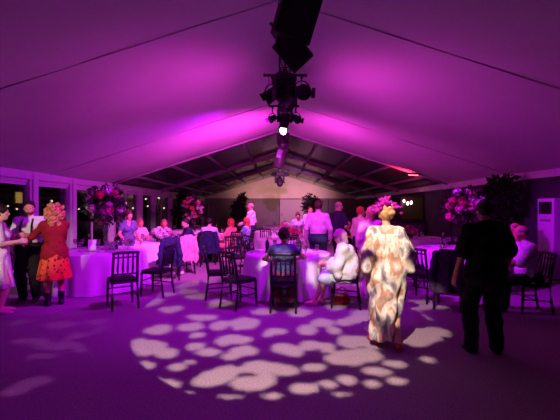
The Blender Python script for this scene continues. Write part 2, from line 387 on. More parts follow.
par_can((0.09, 10.7, 3.84), (0.05, 6.0, 2.7), 'stage lamp with bright white lens shining from the ridge', 0.115, M_hot, 0.34)
moving_head((0.10, 12.0, 4.14), 'dark moving head lamp hanging behind the bright white lamp', 1.2, 0.1, 0.6)
t = thing('scroller_lamp', 'long cylindrical stage lamp glowing violet under the ridge', 'stage light', (0.04, 13.2, 3.45), 0, 'stage lights on the ridge')
bm = BM(); lathe(bm, [(0.10, -0.45), (0.17, -0.43), (0.20, -0.1), (0.20, 0.25), (0.15, 0.42), (0.08, 0.45)], 20); bm.transform(Matrix.Rotation(0.3, 4, 'Y')); obj('housing', bm, mat('grey_body', (0.07, 0.06, 0.075), 0.35), t, True)
bm = BM(); box(bm, (-0.06, -0.19, 0.05), (0.18, 0.06, 0.30), Matrix.Rotation(0.3, 3, 'Y'), 0.028); obj('lens', bm, M_violens, t)
bm = BM(); bar(bm, (0, 0, 0.4), (0, 0, 0.98), 0.02); obj('drop_rod', bm, M_black, t)
lamp_bar((0.0, 20.0, 3.60), 1.0, 'farthest black lamp bar hanging before the end gable')
moving_head((-0.02, 20.0, 3.52), 'farthest black moving head lamp hanging before the gable', 1.5, 0.2, 0.5)
par_can((-0.30, 20.0, 3.42), (-1.2, 18.0, 2.6), 'farthest small stage lamp on the left of its bar', 0.10, None, 0.2)
par_can((0.30, 20.0, 3.42), (1.2, 18.0, 2.6), 'farthest small stage lamp on the right of its bar', 0.10, None, 0.2)

# gobo projector above the camera: warm lamp behind a steel plate cut with leafy blobs
def floor_pt(px, py):
    z = 371*1.6/(py-208.0); return ((px-280)/371*z, z)
zb = [(145,45,28,6),(83,65,20,8),(133,62,22,9),(142,75,18,7),(180,60,15,8),(228,56,28,11),(210,60,12,7),(275,68,20,7),(262,73,10,5),(325,68,14,9),(352,54,18,7),(370,67,12,6),(405,50,22,8),(434,44,10,5),
 (68,93,30,13),(97,104,19,9),(48,86,14,7),(138,93,16,7),(160,104,22,7),(200,110,18,6),(203,82,26,7),(188,86,12,6),(225,101,25,8),(293,98,34,15),(325,92,22,10),(355,95,16,9),(405,83,36,10),(430,90,16,8),(505,85,26,9),(545,70,15,9),
 (55,126,20,8),(112,128,24,9),(130,120,12,6),(250,128,35,10),(292,134,22,9),(335,128,24,9),(390,114,32,12),(425,108,22,12),(470,122,25,9),(525,115,18,8),
 (70,154,34,10),(98,158,16,9),(165,145,34,15),(190,134,22,11),(148,150,18,10),(230,156,32,11),(258,149,18,10),(325,162,34,12),(358,156,24,11),(388,148,18,10),(440,135,25,7),(430,155,15,6),(470,150,14,5),(195,176,24,4),(268,175,18,5),(120,172,16,4),(380,172,14,4)]
BL = []
for x, y, rx, ry in zb:
    px, py = 110+x/1.647, 290+y/1.647; prx, pry = rx/1.647, ry/1.647
    X, Y = floor_pt(px, py); X2, _ = floor_pt(px+prx, py); _, Ya = floor_pt(px, py-pry); _, Yb = floor_pt(px, py+pry)
    BL.append((X, (Ya+Yb)/2, X2-X, (Ya-Yb)/2))
for px, py, prx, pry in ((190,272,12,2.5),(205,281,14,3),(181,286,12,3),(228,289,9,3),(165,294,12,3),(196,297,13,3),(150,303,14,4),(172,309,12,4),(222,303,12,4),(262,312,12,4),(300,313,12,4),(335,308,12,4),(360,314,12,4),(380,303,10,3),(345,322,10,4)):
    X, Y = floor_pt(px, py); X2, _ = floor_pt(px+prx, py); _, Ya = floor_pt(px, py-pry); _, Yb = floor_pt(px, py+pry)
    BL.append((X, (Ya+Yb)/2, X2-X, (Ya-Yb)/2))
BL += [(1.5, 4.75, 0.56, 0.40), (1.78, 5.45, 0.62, 0.44), (2.08, 6.15, 0.60, 0.36), (1.30, 7.15, 0.52, 0.55), (0.06, 6.8, 0.20, 0.50), (0.85, 6.6, 0.36, 0.30), (0.62, 6.95, 0.14, 0.36), (1.0, 7.9, 0.2, 0.3)]  # added holes, placed to throw white light on robe, shawl and tablecloth
rnd = random.Random(11)
for i in range(46):       # the rest of the pattern, falling on guests and tables
    X = rnd.uniform(-2.6, 2.6); Y = rnd.uniform(7.0, 11.5)
    BL.append((X, Y, rnd.uniform(0.14, 0.26), rnd.uniform(0.16, 0.30)))
def build_gobo(P, Tg, E, colr, blobs, label, thr=0.90):
    axis = (Tg-P).normalized(); qg = axis.to_track_quat('-Z', 'Y').to_matrix()
    gp = thing('gobo_projector', label, 'stage light', P)
    DP, RP, NG = 0.10, 0.092, 230
    xs = (np.arange(NG)+0.5)/NG*2-1
    gx, gy = np.meshgrid(xs*RP, xs*RP, indexing='ij')
    dirs = gx[..., None]*np.array(qg.col[0]) + gy[..., None]*np.array(qg.col[1]) - DP*np.array(qg.col[2])
    tt = np.where(dirs[..., 2] < -0.004, -P.z/np.minimum(dirs[..., 2], -0.004), 1e3)
    fx = P.x+dirs[..., 0]*tt; fy = P.y+dirs[..., 1]*tt
    val = np.full(fx.shape, 9.0)
    wob = 0.16*np.sin(5.2*fx+1.7*fy)+0.14*np.sin(6.1*fy-3.3*fx+1.0)+0.07*np.sin(15*fx-9*fy)+0.06*np.sin(13*fy+8*fx)
    for X, Y, rx, ry in blobs: val = np.minimum(val, np.sqrt(((fx-X)/rx)**2+((fy-Y)/ry)**2))
    hole = (val+wob < thr) & (np.hypot(gx, gy) < RP*0.96)
    bm = BM(); ex = (np.arange(NG+1)/NG*2-1)*RP; vv = {}
    def gv(i, j):
        if (i, j) not in vv: vv[(i, j)] = bm.verts.new(qg @ Vector((ex[i], ex[j], -DP)))
        return vv[(i, j)]
    for i in range(NG):
        for j in range(NG):
            if not hole[i, j] and math.hypot(gx[i, j], gy[i, j]) < RP*1.03: bm.faces.new((gv(i, j), gv(i+1, j), gv(i+1, j+1), gv(i, j+1)))
    obj('gobo_plate', bm, M_black, gp)
    bm = BM(); n = 32; rings = [[bm.verts.new(qg @ Vector((RP*math.cos(2*PI*a/n)*f, RP*math.sin(2*PI*a/n)*f, z))) for a in range(n)] for f, z in ((0.6, 0.10), (0.85, 0.06), (1.0, 0.02), (1.0, -DP-0.12), (1.08, -DP-0.12), (1.08, 0.03), (0.9, 0.09), (0.6, 0.12))]
    for a, b in zip(rings, rings[1:]):
        for q in range(n): bm.faces.new((a[q], a[(q+1) % n], b[(q+1) % n], b[q]))
    bm.faces.new(rings[0]); bm.faces.new(rings[-1]); obj('housing', bm, M_black, gp, False)
    bm = BM(); tube(bm, [(-0.12, 0, 0), (-0.13, 0, 0.16), (0, 0, 0.2), (0.13, 0, 0.16), (0.12, 0, 0)], 0.012, 6); bar(bm, (0, 0, 0.19), (0, 0, 0.25), 0.015); obj('yoke', bm, M_black, gp)
    spot('gobo_lamp', P, Tg, E, colr, 83, 0.05, 0.0009)
build_gobo(GOBO_P, GOBO_T, GOBO_E, WRM, BL, 'black pattern projector under the ridge above the camera')
BL2 = []
for px, py, prx, pry in ((62,346,24,4),(76,336,12,4),(28,341,18,3),(36,382,16,5),(16,392,12,4),(95,322,10,3),(98,330,8,3),(45,356,14,3),(20,322,12,2.5),(60,325,12,2.5),(80,350,10,3)):
    X, Y = floor_pt(px, py); X2, _ = floor_pt(px+prx, py); _, Ya = floor_pt(px, py-pry); _, Yb = floor_pt(px, py+pry)
    BL2.append((X, (Ya+Yb)/2, X2-X, (Ya-Yb)/2))
build_gobo(Vector((-0.7, 1.2, 3.95)), Vector((-2.9, 4.4, 0)), 260, (0.9, 0.25, 0.85), BL2, 'second black pattern projector left of the ridge above the camera', 1.0)

# infrared heater under the right eave and small lamps by the bar
t = thing('patio_heater', 'red glowing infrared heater under the roof on the right', 'heater', (4.74, 13.25, 2.80), R(20))
bm = BM(); box(bm, (0, 0, 0.02), (0.62, 0.14, 0.07), None, 0.015); obj('reflector', bm, M_black, t)
bm = BM(); bar(bm, (-0.20, -0.03, -0.025), (0.20, -0.03, -0.025), 0.018, seg=10); obj('heating_tube', bm, mat('heater_glow', (1, 0.3, 0.1), 0.4, emit=(1.0, 0.07, 0.10), es=9), t, True)
bm = BM(); bar(bm, (0, 0, 0.05), (0, 0, 0.16), 0.012); obj('bracket', bm, M_black, t)
hl = spot('heater_light', (4.74, 13.4, 2.66), (4.0, 17.0, 3.2), 130, (1.0, 0.02, 0.06), 110, 0.7, 0.08)

# ------------------------------------------------------------------ signed-distance figures
class SDF:
    def __init__(s): s.p = []; s.cut = []; s.fold = None
    def cone(s, a, b, r1, r2=None, k=0.02):
        s.p.append(('c', np.array(a, float), np.array(b, float), r1, r1 if r2 is None else r2, k)); return s
    def ell(s, c, r, rot=None, k=0.02):
        s.p.append(('e', np.array(c, float), np.array(r, float), np.eye(3) if rot is None else np.array(rot, float), k)); return s
    def loft(s, rows, k=0.03, amp=0.0, n=9, ph=0.0, tw=0.0):
        # rows: (z, cx, cy, rx, ry) with rising z
        s.p.append(('l', np.array(rows, float), amp, n, ph, tw, k)); return s
    def plane(s, p, n): s.cut.append(('p', np.array(p, float), np.array(n, float))); return s     # keeps the side the normal points away from
    def hole(s, c, r): s.cut.append(('h', np.array(c, float), np.array(r, float))); return s
    def bounds(s):
        lo = np.full(3, 1e9); hi = -lo
        for q in s.p:
            l, h = s.bb(q); lo = np.minimum(lo, l); hi = np.maximum(hi, h)
        return lo, hi
    def bb(s, q):
        if q[0] == 'c':
            r = max(q[3], q[4]); return np.minimum(q[1], q[2])-r, np.maximum(q[1], q[2])+r
        if q[0] == 'e':
            r = q[2].max(); return q[1]-r, q[1]+r
        a = q[1]; rx = (a[:, 3]+q[2]).max(); ry = (a[:, 4]+q[2]).max()
        return np.array([(a[:, 1]).min()-rx, (a[:, 2]).min()-ry, a[0, 0]]), np.array([a[:, 1].max()+rx, a[:, 2].max()+ry, a[-1, 0]])
    def mesh(s, h):
        lo, hi = s.bounds(); lo = lo-3*h-0.02; hi = hi+3*h+0.02
        n = np.ceil((hi-lo)/h).astype(int)+1
        D = np.full(n, 0.25, np.float32)
        ax = [lo[i]+h*np.arange(n[i]) for i in range(3)]
        for q in s.p:
            k = q[-1]; l, u = s.bb(q); pad = k+2.5*h
            i0 = np.maximum(((l-pad-lo)/h).astype(int), 0); i1 = np.minimum(((u+pad-lo)/h).astype(int)+2, n)
            X, Y, Z = np.meshgrid(ax[0][i0[0]:i1[0]], ax[1][i0[1]:i1[1]], ax[2][i0[2]:i1[2]], indexing='ij')
            if q[0] == 'c':
                a, b = q[1], q[2]; ba = b-a; L2 = max(ba@ba, 1e-9)
                t = np.clip(((X-a[0])*ba[0]+(Y-a[1])*ba[1]+(Z-a[2])*ba[2])/L2, 0, 1)
                d = np.sqrt((X-a[0]-t*ba[0])**2+(Y-a[1]-t*ba[1])**2+(Z-a[2]-t*ba[2])**2)-(q[3]+(q[4]-q[3])*t)
            elif q[0] == 'e':
                c, r, m = q[1], q[2], q[3]; P = np.stack([X-c[0], Y-c[1], Z-c[2]], -1) @ m
                k0 = np.sqrt(((P/r)**2).sum(-1)); k1 = np.sqrt(((P/r**2)**2).sum(-1)); d = k0*(k0-1)/np.maximum(k1, 1e-6)
            else:
                a = q[1]; f = lambda j: np.interp(Z, a[:, 0], a[:, j])
                cx, cy, rx, ry = f(1), f(2), f(3), f(4); th = np.arctan2((Y-cy)/ry, (X-cx)/rx)
                low = np.clip((a[-1, 0]-Z)/(a[-1, 0]-a[0, 0]), 0, 1)
                d = (np.sqrt(((X-cx)/rx)**2+((Y-cy)/ry)**2)-1)*np.minimum(rx, ry)
                d = d*0.8 + q[2]*low*(np.sin(q[3]*th+q[4]+q[5]*Z)+0.5*np.sin((q[3]*1.6)*th-q[5]*1.7*Z+1.3))
                d = np.maximum(d, np.maximum(a[0, 0]-Z, Z-a[-1, 0]))
            S = D[i0[0]:i1[0], i0[1]:i1[1], i0[2]:i1[2]]
            hh = np.maximum(k-np.abs(S-d), 0)/k
            S[...] = np.minimum(S, d)-hh*hh*k*0.25
        if s.fold or s.cut:
            X, Y, Z = np.meshgrid(*ax, indexing='ij')
            if s.fold:
                amp, fr, ph = s.fold
                D += amp*(np.sin(fr*(X*0.9+Z*0.8+Y*0.3)+ph)+np.sin(fr*(Z*1.1-X*0.6+Y*0.7)+2*ph+1)+0.7*np.sin(fr*(Y*1.2-Z*0.5)+ph*3))
            for c in s.cut:
                if c[0] == 'p': D = np.maximum(D, (X-c[1][0])*c[2][0]+(Y-c[1][1])*c[2][1]+(Z-c[1][2])*c[2][2])
                else:
                    kk = np.sqrt(((X-c[1][0])/c[2][0])**2+((Y-c[1][1])/c[2][1])**2+((Z-c[1][2])/c[2][2])**2)
                    D = np.maximum(D, -(kk-1)*c[2].min())
        return surfnet(D, lo, h)
def surfnet(D, lo, h):
    s = D < 0; n = np.array(D.shape)
    cnt = np.zeros(n-1, np.int16); acc = np.zeros((*(n-1), 3), np.float32)
    for ax in range(3):
        o = [a for a in range(3) if a != ax]
        A = [slice(None)]*3; B = [slice(None)]*3; A[ax] = slice(0, -1); B[ax] = slice(1, None)
        d0, d1 = D[tuple(A)], D[tuple(B)]; cr = s[tuple(A)] != s[tuple(B)]
        t = np.where(cr, d0/np.where(cr, d0-d1, 1), 0)
        for da in (0, 1):
            for db in (0, 1):
                S = [slice(None)]*3; S[o[0]] = slice(da, da+n[o[0]]-1); S[o[1]] = slice(db, db+n[o[1]]-1)
                c = cr[tuple(S)]; cnt += c; acc[..., ax] += t[tuple(S)]*c; acc[..., o[0]] += da*c; acc[..., o[1]] += db*c
    m = cnt > 0; idx = np.full(cnt.shape, -1, np.int64); ids = np.argwhere(m); idx[m] = np.arange(len(ids))
    V = (ids+acc[m]/cnt[m][:, None])*h+lo
    F = []
    for ax in range(3):
        o = [(ax+1) % 3, (ax+2) % 3]
        A = [slice(None)]*3; B = [slice(None)]*3; A[ax] = slice(0, -1); B[ax] = slice(1, None)
        for a in o: A[a] = slice(1, -1); B[a] = slice(1, -1)
        s0, s1 = s[tuple(A)], s[tuple(B)]
        e = np.argwhere(s0 != s1)
        if not len(e): continue
        fl = s0[tuple(e.T)]; b = e.copy(); b[:, o[0]] += 1; b[:, o[1]] += 1
        def cell(u, v):
            c = b.copy(); c[:, o[0]] -= u; c[:, o[1]] -= v; return idx[tuple(c.T)]
        q = np.stack([cell(1, 1), cell(0, 1), cell(0, 0), cell(1, 0)], 1); q[~fl] = q[~fl][:, ::-1]; F.append(q)
    F = np.concatenate(F) if F else np.zeros((0, 4), int)
    return V, F
def sdf_obj(name, s, h, m, parent, sc=1.0):
    V, F = s.mesh(h); me = bpy.data.meshes.new(name)
    me.vertices.add(len(V)); me.vertices.foreach_set('co', (V*sc).astype(np.float32).ravel())
    me.loops.add(len(F)*4); me.loops.foreach_set('vertex_index', F.astype(np.int32).ravel())
    me.polygons.add(len(F)); me.polygons.foreach_set('loop_start', np.arange(0, len(F)*4, 4, dtype=np.int32))
    me.update(calc_edges=True); me.validate()
    return link(name, me, m, parent, True)

def nrm(v): v = np.array(v, float); return v/max(np.linalg.norm(v), 1e-9)
def ik(a, b, l1, l2, hint):
    a = np.array(a, float); b = np.array(b, float); d = b-a; L = np.linalg.norm(d); m = (l1+l2)*0.995
    if L > m: b = a+d/L*m; d = b-a; L = m
    L = max(L, abs(l1-l2)+0.02); x = (l1*l1-l2*l2+L*L)/(2*L); y = math.sqrt(max(l1*l1-x*x, 0)); e = d/np.linalg.norm(d)
    h = np.array(hint, float); h = h-e*(h@e); return a+e*x+nrm(h)*y, b

def person(label, loc, heading, H=1.70, sex='m', pose='stand', lean=0, side=0, hyaw=0, hpitch=0, hands=(None, None), feet=(None, None),
           bulk=1.0, vox=0.010, skin=None, outfit=(), face=True, elbows=(None, None), curl=(0.5, 0.5), group=None):
    skin = skin or SK1; s = H/1.75
    root = thing('person', label, 'person', loc, R(-heading), group)
    ln, sd = R(lean), R(side)
    u = nrm((math.sin(sd), math.sin(ln), math.cos(ln)*math.cos(sd))); X = nrm(np.cross((0, 1, 0), u)) if True else None
    X = nrm(np.array((1, 0, 0))-u*u[0]); f = np.cross(u, X)
    pel = np.array((0, 0, 0.93) if pose == 'stand' else (0, -0.07, 0.545))
    T = lambda x, y, z: pel+X*x+f*y+u*z
    fem = sex == 'f'; b = bulk
    sw = (0.155 if fem else 0.175)*(0.6+0.4*b)
    nb = T(0, -0.01, 0.52)
    # head frame
    ya, pi_ = R(-hyaw), R(hpitch)
    hf = f*math.cos(ya)*math.cos(pi_)-X*math.sin(ya)*math.cos(pi_)+u*math.sin(pi_)
    up0 = nrm(u*0.5+np.array((0, 0, 0.5))); hf = nrm(hf); hx = nrm(np.cross(hf, up0)); hu = np.cross(hx, hf)
    hc = nb+nrm(u+np.array((0, 0, 1)))*0.165+hf*0.03
    HP = lambda x, y, z: hc+hx*x+hf*y+hu*z
    rotm = np.stack([hx, hf, hu], 1)
    hips = []; knees = []; ank = []
    for i, sg in enumerate((-1, 1)):
        hp = pel+np.array((sg*0.088, 0, -0.02))
        tg = feet[i] if feet[i] is not None else ((sg*0.10, 0, 0.085) if pose == 'stand' else (sg*0.10, 0.38, 0.085))
        k_, a_ = ik(hp, tg, 0.43, 0.42, (sg*0.15, 1, 0.1)); hips.append(hp); knees.append(k_); ank.append(a_)
    sh = []; elb = []; wri = []; hdir = []
    for i, sg in enumerate((-1, 1)):
        sp = T(sg*sw, -0.01, 0.465)
        tg = hands[i] if hands[i] is not None else (np.array((sg*(sw+0.07), 0.03, 0.0))+pel+np.array((0, 0, -0.06)) if pose == 'stand' else np.array((sg*0.12, 0.25, 0.66)))
        hint = elbows[i] if elbows[i] is not None else (sg*0.6, -1, -0.4)
        e_, w_ = ik(sp, tg, 0.285, 0.255, hint); sh.append(sp); elb.append(e_); wri.append(w_); hdir.append(nrm(w_-e_))
    def torso(S, inf=0.0, lo=-0.05, kk=0.05):
        hw = (0.085 if fem else 0.075)*b
        S.cone(T(-hw, -0.01, max(lo, -0.03)), T(hw, -0.01, max(lo, -0.03)), 0.105*b+inf, k=kk)
        for sg in (-1, 1):
            S.cone(T(sg*0.05*b, 0.005, 0.06), T(sg*(0.035 if fem else 0.055)*b, 0.005, 0.20), 0.105*b+inf, (0.088 if fem else 0.100)*b+inf, k=kk)
            S.cone(T(sg*(0.04 if fem else 0.058)*b, 0.0, 0.20), T(sg*0.068*b, -0.005, 0.36), (0.09 if fem else 0.1)*b+inf, 0.098*b+inf, k=kk)
            S.cone(T(sg*0.065*b, -0.01, 0.36), T(sg*sw*0.8, -0.01, 0.455), 0.095+inf, 0.058+inf, k=kk)
            S.cone(T(0, -0.015, 0.50), T(sg*sw, -0.01, 0.465), 0.050+inf*0.6, 0.056+inf*0.8, k=kk)
            if fem: S.ell(T(sg*0.07, 0.085, 0.33), (0.062+inf, 0.058+inf, 0.062+inf), k=0.04)
    def arm(S, i, inf, upto=1.0, flare=0.0, kk=0.03):
        S.cone(sh[i], elb[i], 0.050*(.5+.5*b)+inf, 0.040+inf+flare*0.5, k=kk) if upto >= 1 else S.cone(sh[i], sh[i]+(elb[i]-sh[i])*upto, 0.052*(.5+.5*b)+inf, 0.048+inf+flare, k=kk)
        if upto > 1: S.cone(elb[i], elb[i]+(wri[i]-elb[i])*(upto-1), 0.041+inf+flare*0.5, 0.032+inf+flare, k=kk)
    def legp(S, i, inf, upto=2.0, kk=0.035, flare=0.0):
        a, k_, c = hips[i], knees[i], ank[i]
        S.cone(a, a+(k_-a)*min(upto, 1), 0.088*(.4+.6*b)+inf, (0.058 if upto >= 1 else 0.07)+inf+flare*.5, k=kk)
        if upto > 1:
            m_ = k_+(c-k_)*0.35+nrm(np.array((0, -1, 0.0)))*0.012
            S.cone(k_, m_, 0.056+inf, 0.055+inf+flare*.5, k=kk); S.cone(m_, k_+(c-k_)*(upto-1), 0.054+inf+flare*.5, 0.036+inf+flare, k=kk)
    fdir = []
    # ---- body
    S = SDF(); torso(S); S.cone(nb-u*0.02, HP(0, -0.02, -0.06), 0.056 if not fem else 0.048, 0.052 if not fem else 0.045, k=0.03)
    S.ell(HP(0, -0.012, 0.025), (0.076, 0.097, 0.092), rotm, 0.02); S.ell(HP(0, 0.028, -0.035), (0.062, 0.066, 0.078), rotm, 0.03)
    S.cone(HP(0, 0.055, -0.085), HP(0, 0.062, -0.095), 0.028, 0.024, k=0.04)
    S.cone(HP(0, 0.088, 0.01), HP(0, 0.108, -0.028), 0.010, 0.014, k=0.015); S.cone(HP(-0.035, 0.080, 0.022), HP(0.035, 0.080, 0.022), 0.013, k=0.02)
    S.cone(HP(-0.018, 0.088, -0.062), HP(0.018, 0.088, -0.062), 0.009, k=0.012)
    for sg in (-1, 1):
        S.ell(HP(sg*0.078, -0.012, -0.01), (0.010, 0.020, 0.032), rotm, 0.01); S.ell(HP(sg*0.04, 0.062, -0.025), (0.025, 0.022, 0.02), rotm, 0.02)
    for i, sg in enumerate((-1, 1)):
        arm(S, i, 0.0, 2.0); legp(S, i, 0.0)
        w_ = wri[i]; d = hdir[i]; inn = nrm(np.array((-sg, 0.25, -0.1))); nn = nrm(inn-d*(inn@d)); wd = np.cross(d, nn)
        if wd[1] < 0 and abs(wd[1]) > 0.3: wd = -wd
        kn = w_+d*0.085
        for q, off in enumerate((0.031, 0.010, -0.011, -0.031)):
            S.cone(w_+wd*off*0.55, kn+wd*off, 0.016, 0.0135, k=0.012)
            ln_ = (0.070, 0.080, 0.074, 0.058)[q]; c1 = R(70*curl[i]); c2 = R(130*curl[i]); k0 = kn+wd*off*1.08
            m_ = k0+(d*math.cos(c1*.5)+nn*math.sin(c1*.5))*ln_*0.5
            S.cone(k0, m_, 0.0105, 0.0095, k=0.005); S.cone(m_, m_+(d*math.cos(c2)+nn*math.sin(c2))*ln_*0.52, 0.0092, 0.0078, k=0.005)
        tb = w_+d*0.022+wd*0.024; tm = tb+nrm(d*0.7+wd*0.6+nn*0.3)*0.045
        S.cone(tb, tm, 0.014, 0.012, k=0.01); S.cone(tm, tm+nrm(d*0.85+wd*0.15+nn*0.45)*0.035, 0.011, 0.0085, k=0.006)
        fd = nrm(((knees[i]-hips[i])[0]*0.15+sg*0.12, 1, 0)) if pose == 'stand' else nrm((sg*0.1, 1, 0)); fdir.append(fd)
        a = ank[i]; tz = max(0.03, a[2]-0.055)
        S.cone(a-fd*0.035+np.array((0, 0, -0.045)), a, 0.036, 0.036, k=0.02); S.cone(a+np.array((0, 0, -0.03)), a+fd*0.13+np.array((0, 0, tz-a[2])), 0.036, 0.028, k=0.02)
        S.cone(a+fd*0.10+np.array((sg*-0.012, 0, tz-a[2])), a+fd*0.165+np.array((sg*-0.012, 0, tz-a[2]-0.004)), 0.026, 0.018, k=0.02)
    sdf_obj('body', S, vox, skin, root, s)
    if face:
        for sg in (-1, 1):
            bmx = BM(); ball(bmx, HP(sg*0.032, 0.083, 0.0), 0.0115, 2); eo = obj('eye', bmx, mat('eye_white', (0.7, 0.68, 0.66), 0.25), root, True)
            eo.data.transform(Matrix.Scale(s, 4)); eo.data.materials.append(mat('eye_iris', (0.03, 0.02, 0.015), 0.2))
            for p in eo.data.polygons:
                if (np.array(p.normal)@hf) > 0.75: p.material_index = 1
        bmx = BM(); bar(bmx, HP(-0.022, 0.094, -0.062), HP(0.022, 0.094, -0.062), 0.0065); lo_ = obj('lips', bmx, mat('lips', (0.42, 0.09, 0.08), 0.4), root, True); lo_.data.transform(Matrix.Scale(s, 4))
    J = dict(root=root, s=s, T=T, HP=HP, sh=sh, elb=elb, wri=wri, hips=hips, knees=knees, ank=ank, pel=pel, X=X, f=f, u=u, nb=nb, hdir=hdir)
    P3 = lambda a, dz: np.array(a)+np.array((0, 0, dz))
    for it in outfit:
        kind, m = it[0], it[1]; o = it[2] if len(it) > 2 else {}
        S = SDF()
        if kind in ('shirt', 'dress_top', 'jacket'):
            inf = o.get('inf', 0.014); torso(S, inf, o.get('lo', -0.05)); up = o.get('sleeve', 2.0)
            if up > 0:
                for i in (0, 1): arm(S, i, inf, up, o.get('flare', 0.006))
            if o.get('collar', True): S.cone(nb-u*0.01, nb+u*0.035, 0.062, 0.060, k=0.02)
            if o.get('hem'): S.loft([(o['hem'], 0, 0, 0.20*b, 0.15*b), (pel[2]+0.12, 0, 0, 0.17*b, 0.125*b)], amp=0.006, n=7)
            if o.get('neck'): S.hole(T(0, 0.12, 0.50), (0.07, 0.10, o['neck']))
            S.fold = (0.0022, 38, it[2].get('ph', 0.0) if len(it) > 2 else 0)
            sdf_obj('dress' if kind == 'dress_top' else kind, S, vox, m, root, s)
        elif kind == 'trousers':
            inf = 0.020; hw = 0.078*b
            S.cone(T(-hw, -0.01, -0.03), T(hw, -0.01, -0.03), 0.105*b+inf+0.010, k=0.05)
            S.cone(T(-0.055*b, 0.005, 0.07), T(0.055*b, 0.005, 0.07), 0.105*b+inf+0.010, k=0.05)
            for i in (0, 1): legp(S, i, inf, o.get('upto', 2.0), flare=o.get('flare', 0.012))
            S.plane(T(0, 0, o.get('top', 0.09)), u); S.fold = (0.002, 30, 1.0)
            sdf_obj('trousers', S, vox, m, root, s)
        elif kind == 'skirt':
            zb_, fl = o.get('z', 0.5), o.get('flare', 0.06); zw = pel[2]+o.get('top', 0.12)
            if pose == 'stand':
                cx, cy = T(0, 0, 0.1)[0], 0
                S.loft([(zb_, o.get('dx', 0), o.get('dy', 0), 0.19*b+fl, 0.15*b+fl), ((zb_+pel[2])/2, 0, 0, 0.19*b+fl*.5, 0.14*b+fl*.5), (pel[2]-0.02, 0, 0, 0.185*b, 0.135*b), (zw, cx, T(0, 0, 0.12)[1], 0.145*b, 0.115*b)], amp=o.get('amp', 0.02), n=o.get('n', 8), tw=1.5)
            else:
                for i in (0, 1):
                    S.cone(hips[i], knees[i], 0.115*b, 0.085, k=0.06)
                    S.cone(knees[i], knees[i]+(ank[i]-knees[i])*o.get('drop', 0.4), 0.083, 0.085, k=0.06)
                S.cone((hips[0]+hips[1])/2, (knees[0]+knees[1])/2, 0.11, 0.08, k=0.05)
                S.cone(T(-0.07, 0, 0), T(0.07, 0, 0), 0.12*b, k=0.05); S.cone(T(0, 0, 0.04), T(0, 0, 0.14), 0.125*b, 0.11*b, k=0.05)
                S.fold = (0.003, 30, 0.5)
            sdf_obj('skirt', S, vox, m, root, s)
        elif kind == 'shoes':
            for i, sg in enumerate((-1, 1)):
                S = SDF(); a = ank[i]; fd = fdir[i]; tz = max(0.03, a[2]-0.055)
                S.cone(a-fd*0.035+np.array((0, 0, -0.048)), a+np.array((0, 0, -0.03)), 0.042, 0.040, k=0.02); S.cone(a+np.array((0, 0, -0.035)), a+fd*0.13+np.array((0, 0, tz-a[2])), 0.040, 0.034, k=0.02)
                S.cone(a+fd*0.10+np.array((0, 0, tz-a[2])), a+fd*0.18+np.array((0, 0, tz-a[2]-0.006)), 0.033, 0.022, k=0.02)
                if o.get('boot'): S.cone(a, a+nrm(knees[i]-a)*0.12, 0.046, 0.056, k=0.02)
                if o.get('heel'): S.cone(a-fd*0.05+np.array((0, 0, -0.05)), np.array((a[0]-fd[0]*0.06, a[1]-fd[1]*0.06, max(0.008, a[2]-0.15))), 0.014, 0.007, k=0.01)
                if not o.get('boot'): S.plane(a+np.array((0, 0, -0.012)), (0, -0.1, 1))
                S.plane((0, 0, 0.003 if a[2] < 0.1 else -1), (0, 0, -1))
                sdf_obj('shoe', S, min(vox, 0.009), m, root, s)
        elif kind == 'hair':
            st = o.get('style', 'short'); inf = o.get('inf', 0.012)
            S.ell(HP(0, -0.016, 0.03), (0.078+inf, 0.099+inf, 0.093+inf), rotm)
            if st in ('short', 'bald'):
                S.plane(HP(0, 0.060, 0.062), hf*0.75-hu*0.66); S.plane(HP(0, -0.06, -0.055), -hu)
                if st == 'bald': S.plane(HP(0, 0, 0.052), hu)
            elif st == 'bob':
                for sg in (-1, 1): S.cone(HP(sg*0.070, -0.02, 0.0), HP(sg*0.075, -0.015, -0.12), 0.036, 0.026, k=0.03)
                S.cone(HP(0, -0.08, 0.0), HP(0, -0.075, -0.12), 0.06, 0.045, k=0.04); S.hole(HP(0, 0.13, -0.045), (0.062, 0.10, 0.095)); S.fold = (0.003, 70, 0)
            elif st == 'long':
                for sg in (-1, 1): S.cone(HP(sg*0.068, -0.03, 0.0), HP(sg*0.085, -0.03, -0.24), 0.038, 0.03, k=0.03)
                S.cone(HP(0, -0.08, 0.0), HP(0, -0.09, -0.28), 0.065, 0.05, k=0.04); S.hole(HP(0, 0.13, -0.045), (0.062, 0.10, 0.10)); S.fold = (0.003, 70, 0)
            elif st == 'curly':
                rn = random.Random(3)
                for _ in range(64):
                    a = rn.uniform(0, 2*PI); z = rn.uniform(-0.24, 0.14); rr = 0.138*math.sqrt(max(0.10, 1-z**2/(0.023 if z > 0 else 0.08))) 
                    p = (rr*math.cos(a), -0.03+rr*math.sin(a)*0.9, z)
                    if p[1] > 0.04 and z < 0.08: continue
                    S.ell(HP(*p), (0.034, 0.034, 0.034), k=0.012)
                S.cone(HP(0, -0.05, 0.0), HP(0, -0.06, -0.14), 0.09, 0.08, k=0.03); S.hole(HP(0, 0.14, -0.04), (0.062, 0.10, 0.10)); S.fold = (0.004, 95, 0)
            elif st == 'updo':
                S.ell(HP(0, -0.10, 0.085), (0.062, 0.058, 0.055), rotm, 0.02); S.ell(HP(0.02, -0.11, 0.03), (0.06, 0.045, 0.05), rotm, 0.02); S.hole(HP(0, 0.13, -0.05), (0.064, 0.10, 0.105)); S.plane(HP(0, -0.05, -0.075), -hu*1.0); S.fold = (0.003, 80, 0)
            sdf_obj('hair', S, min(vox, 0.009), m, root, s)
        elif kind == 'beard':
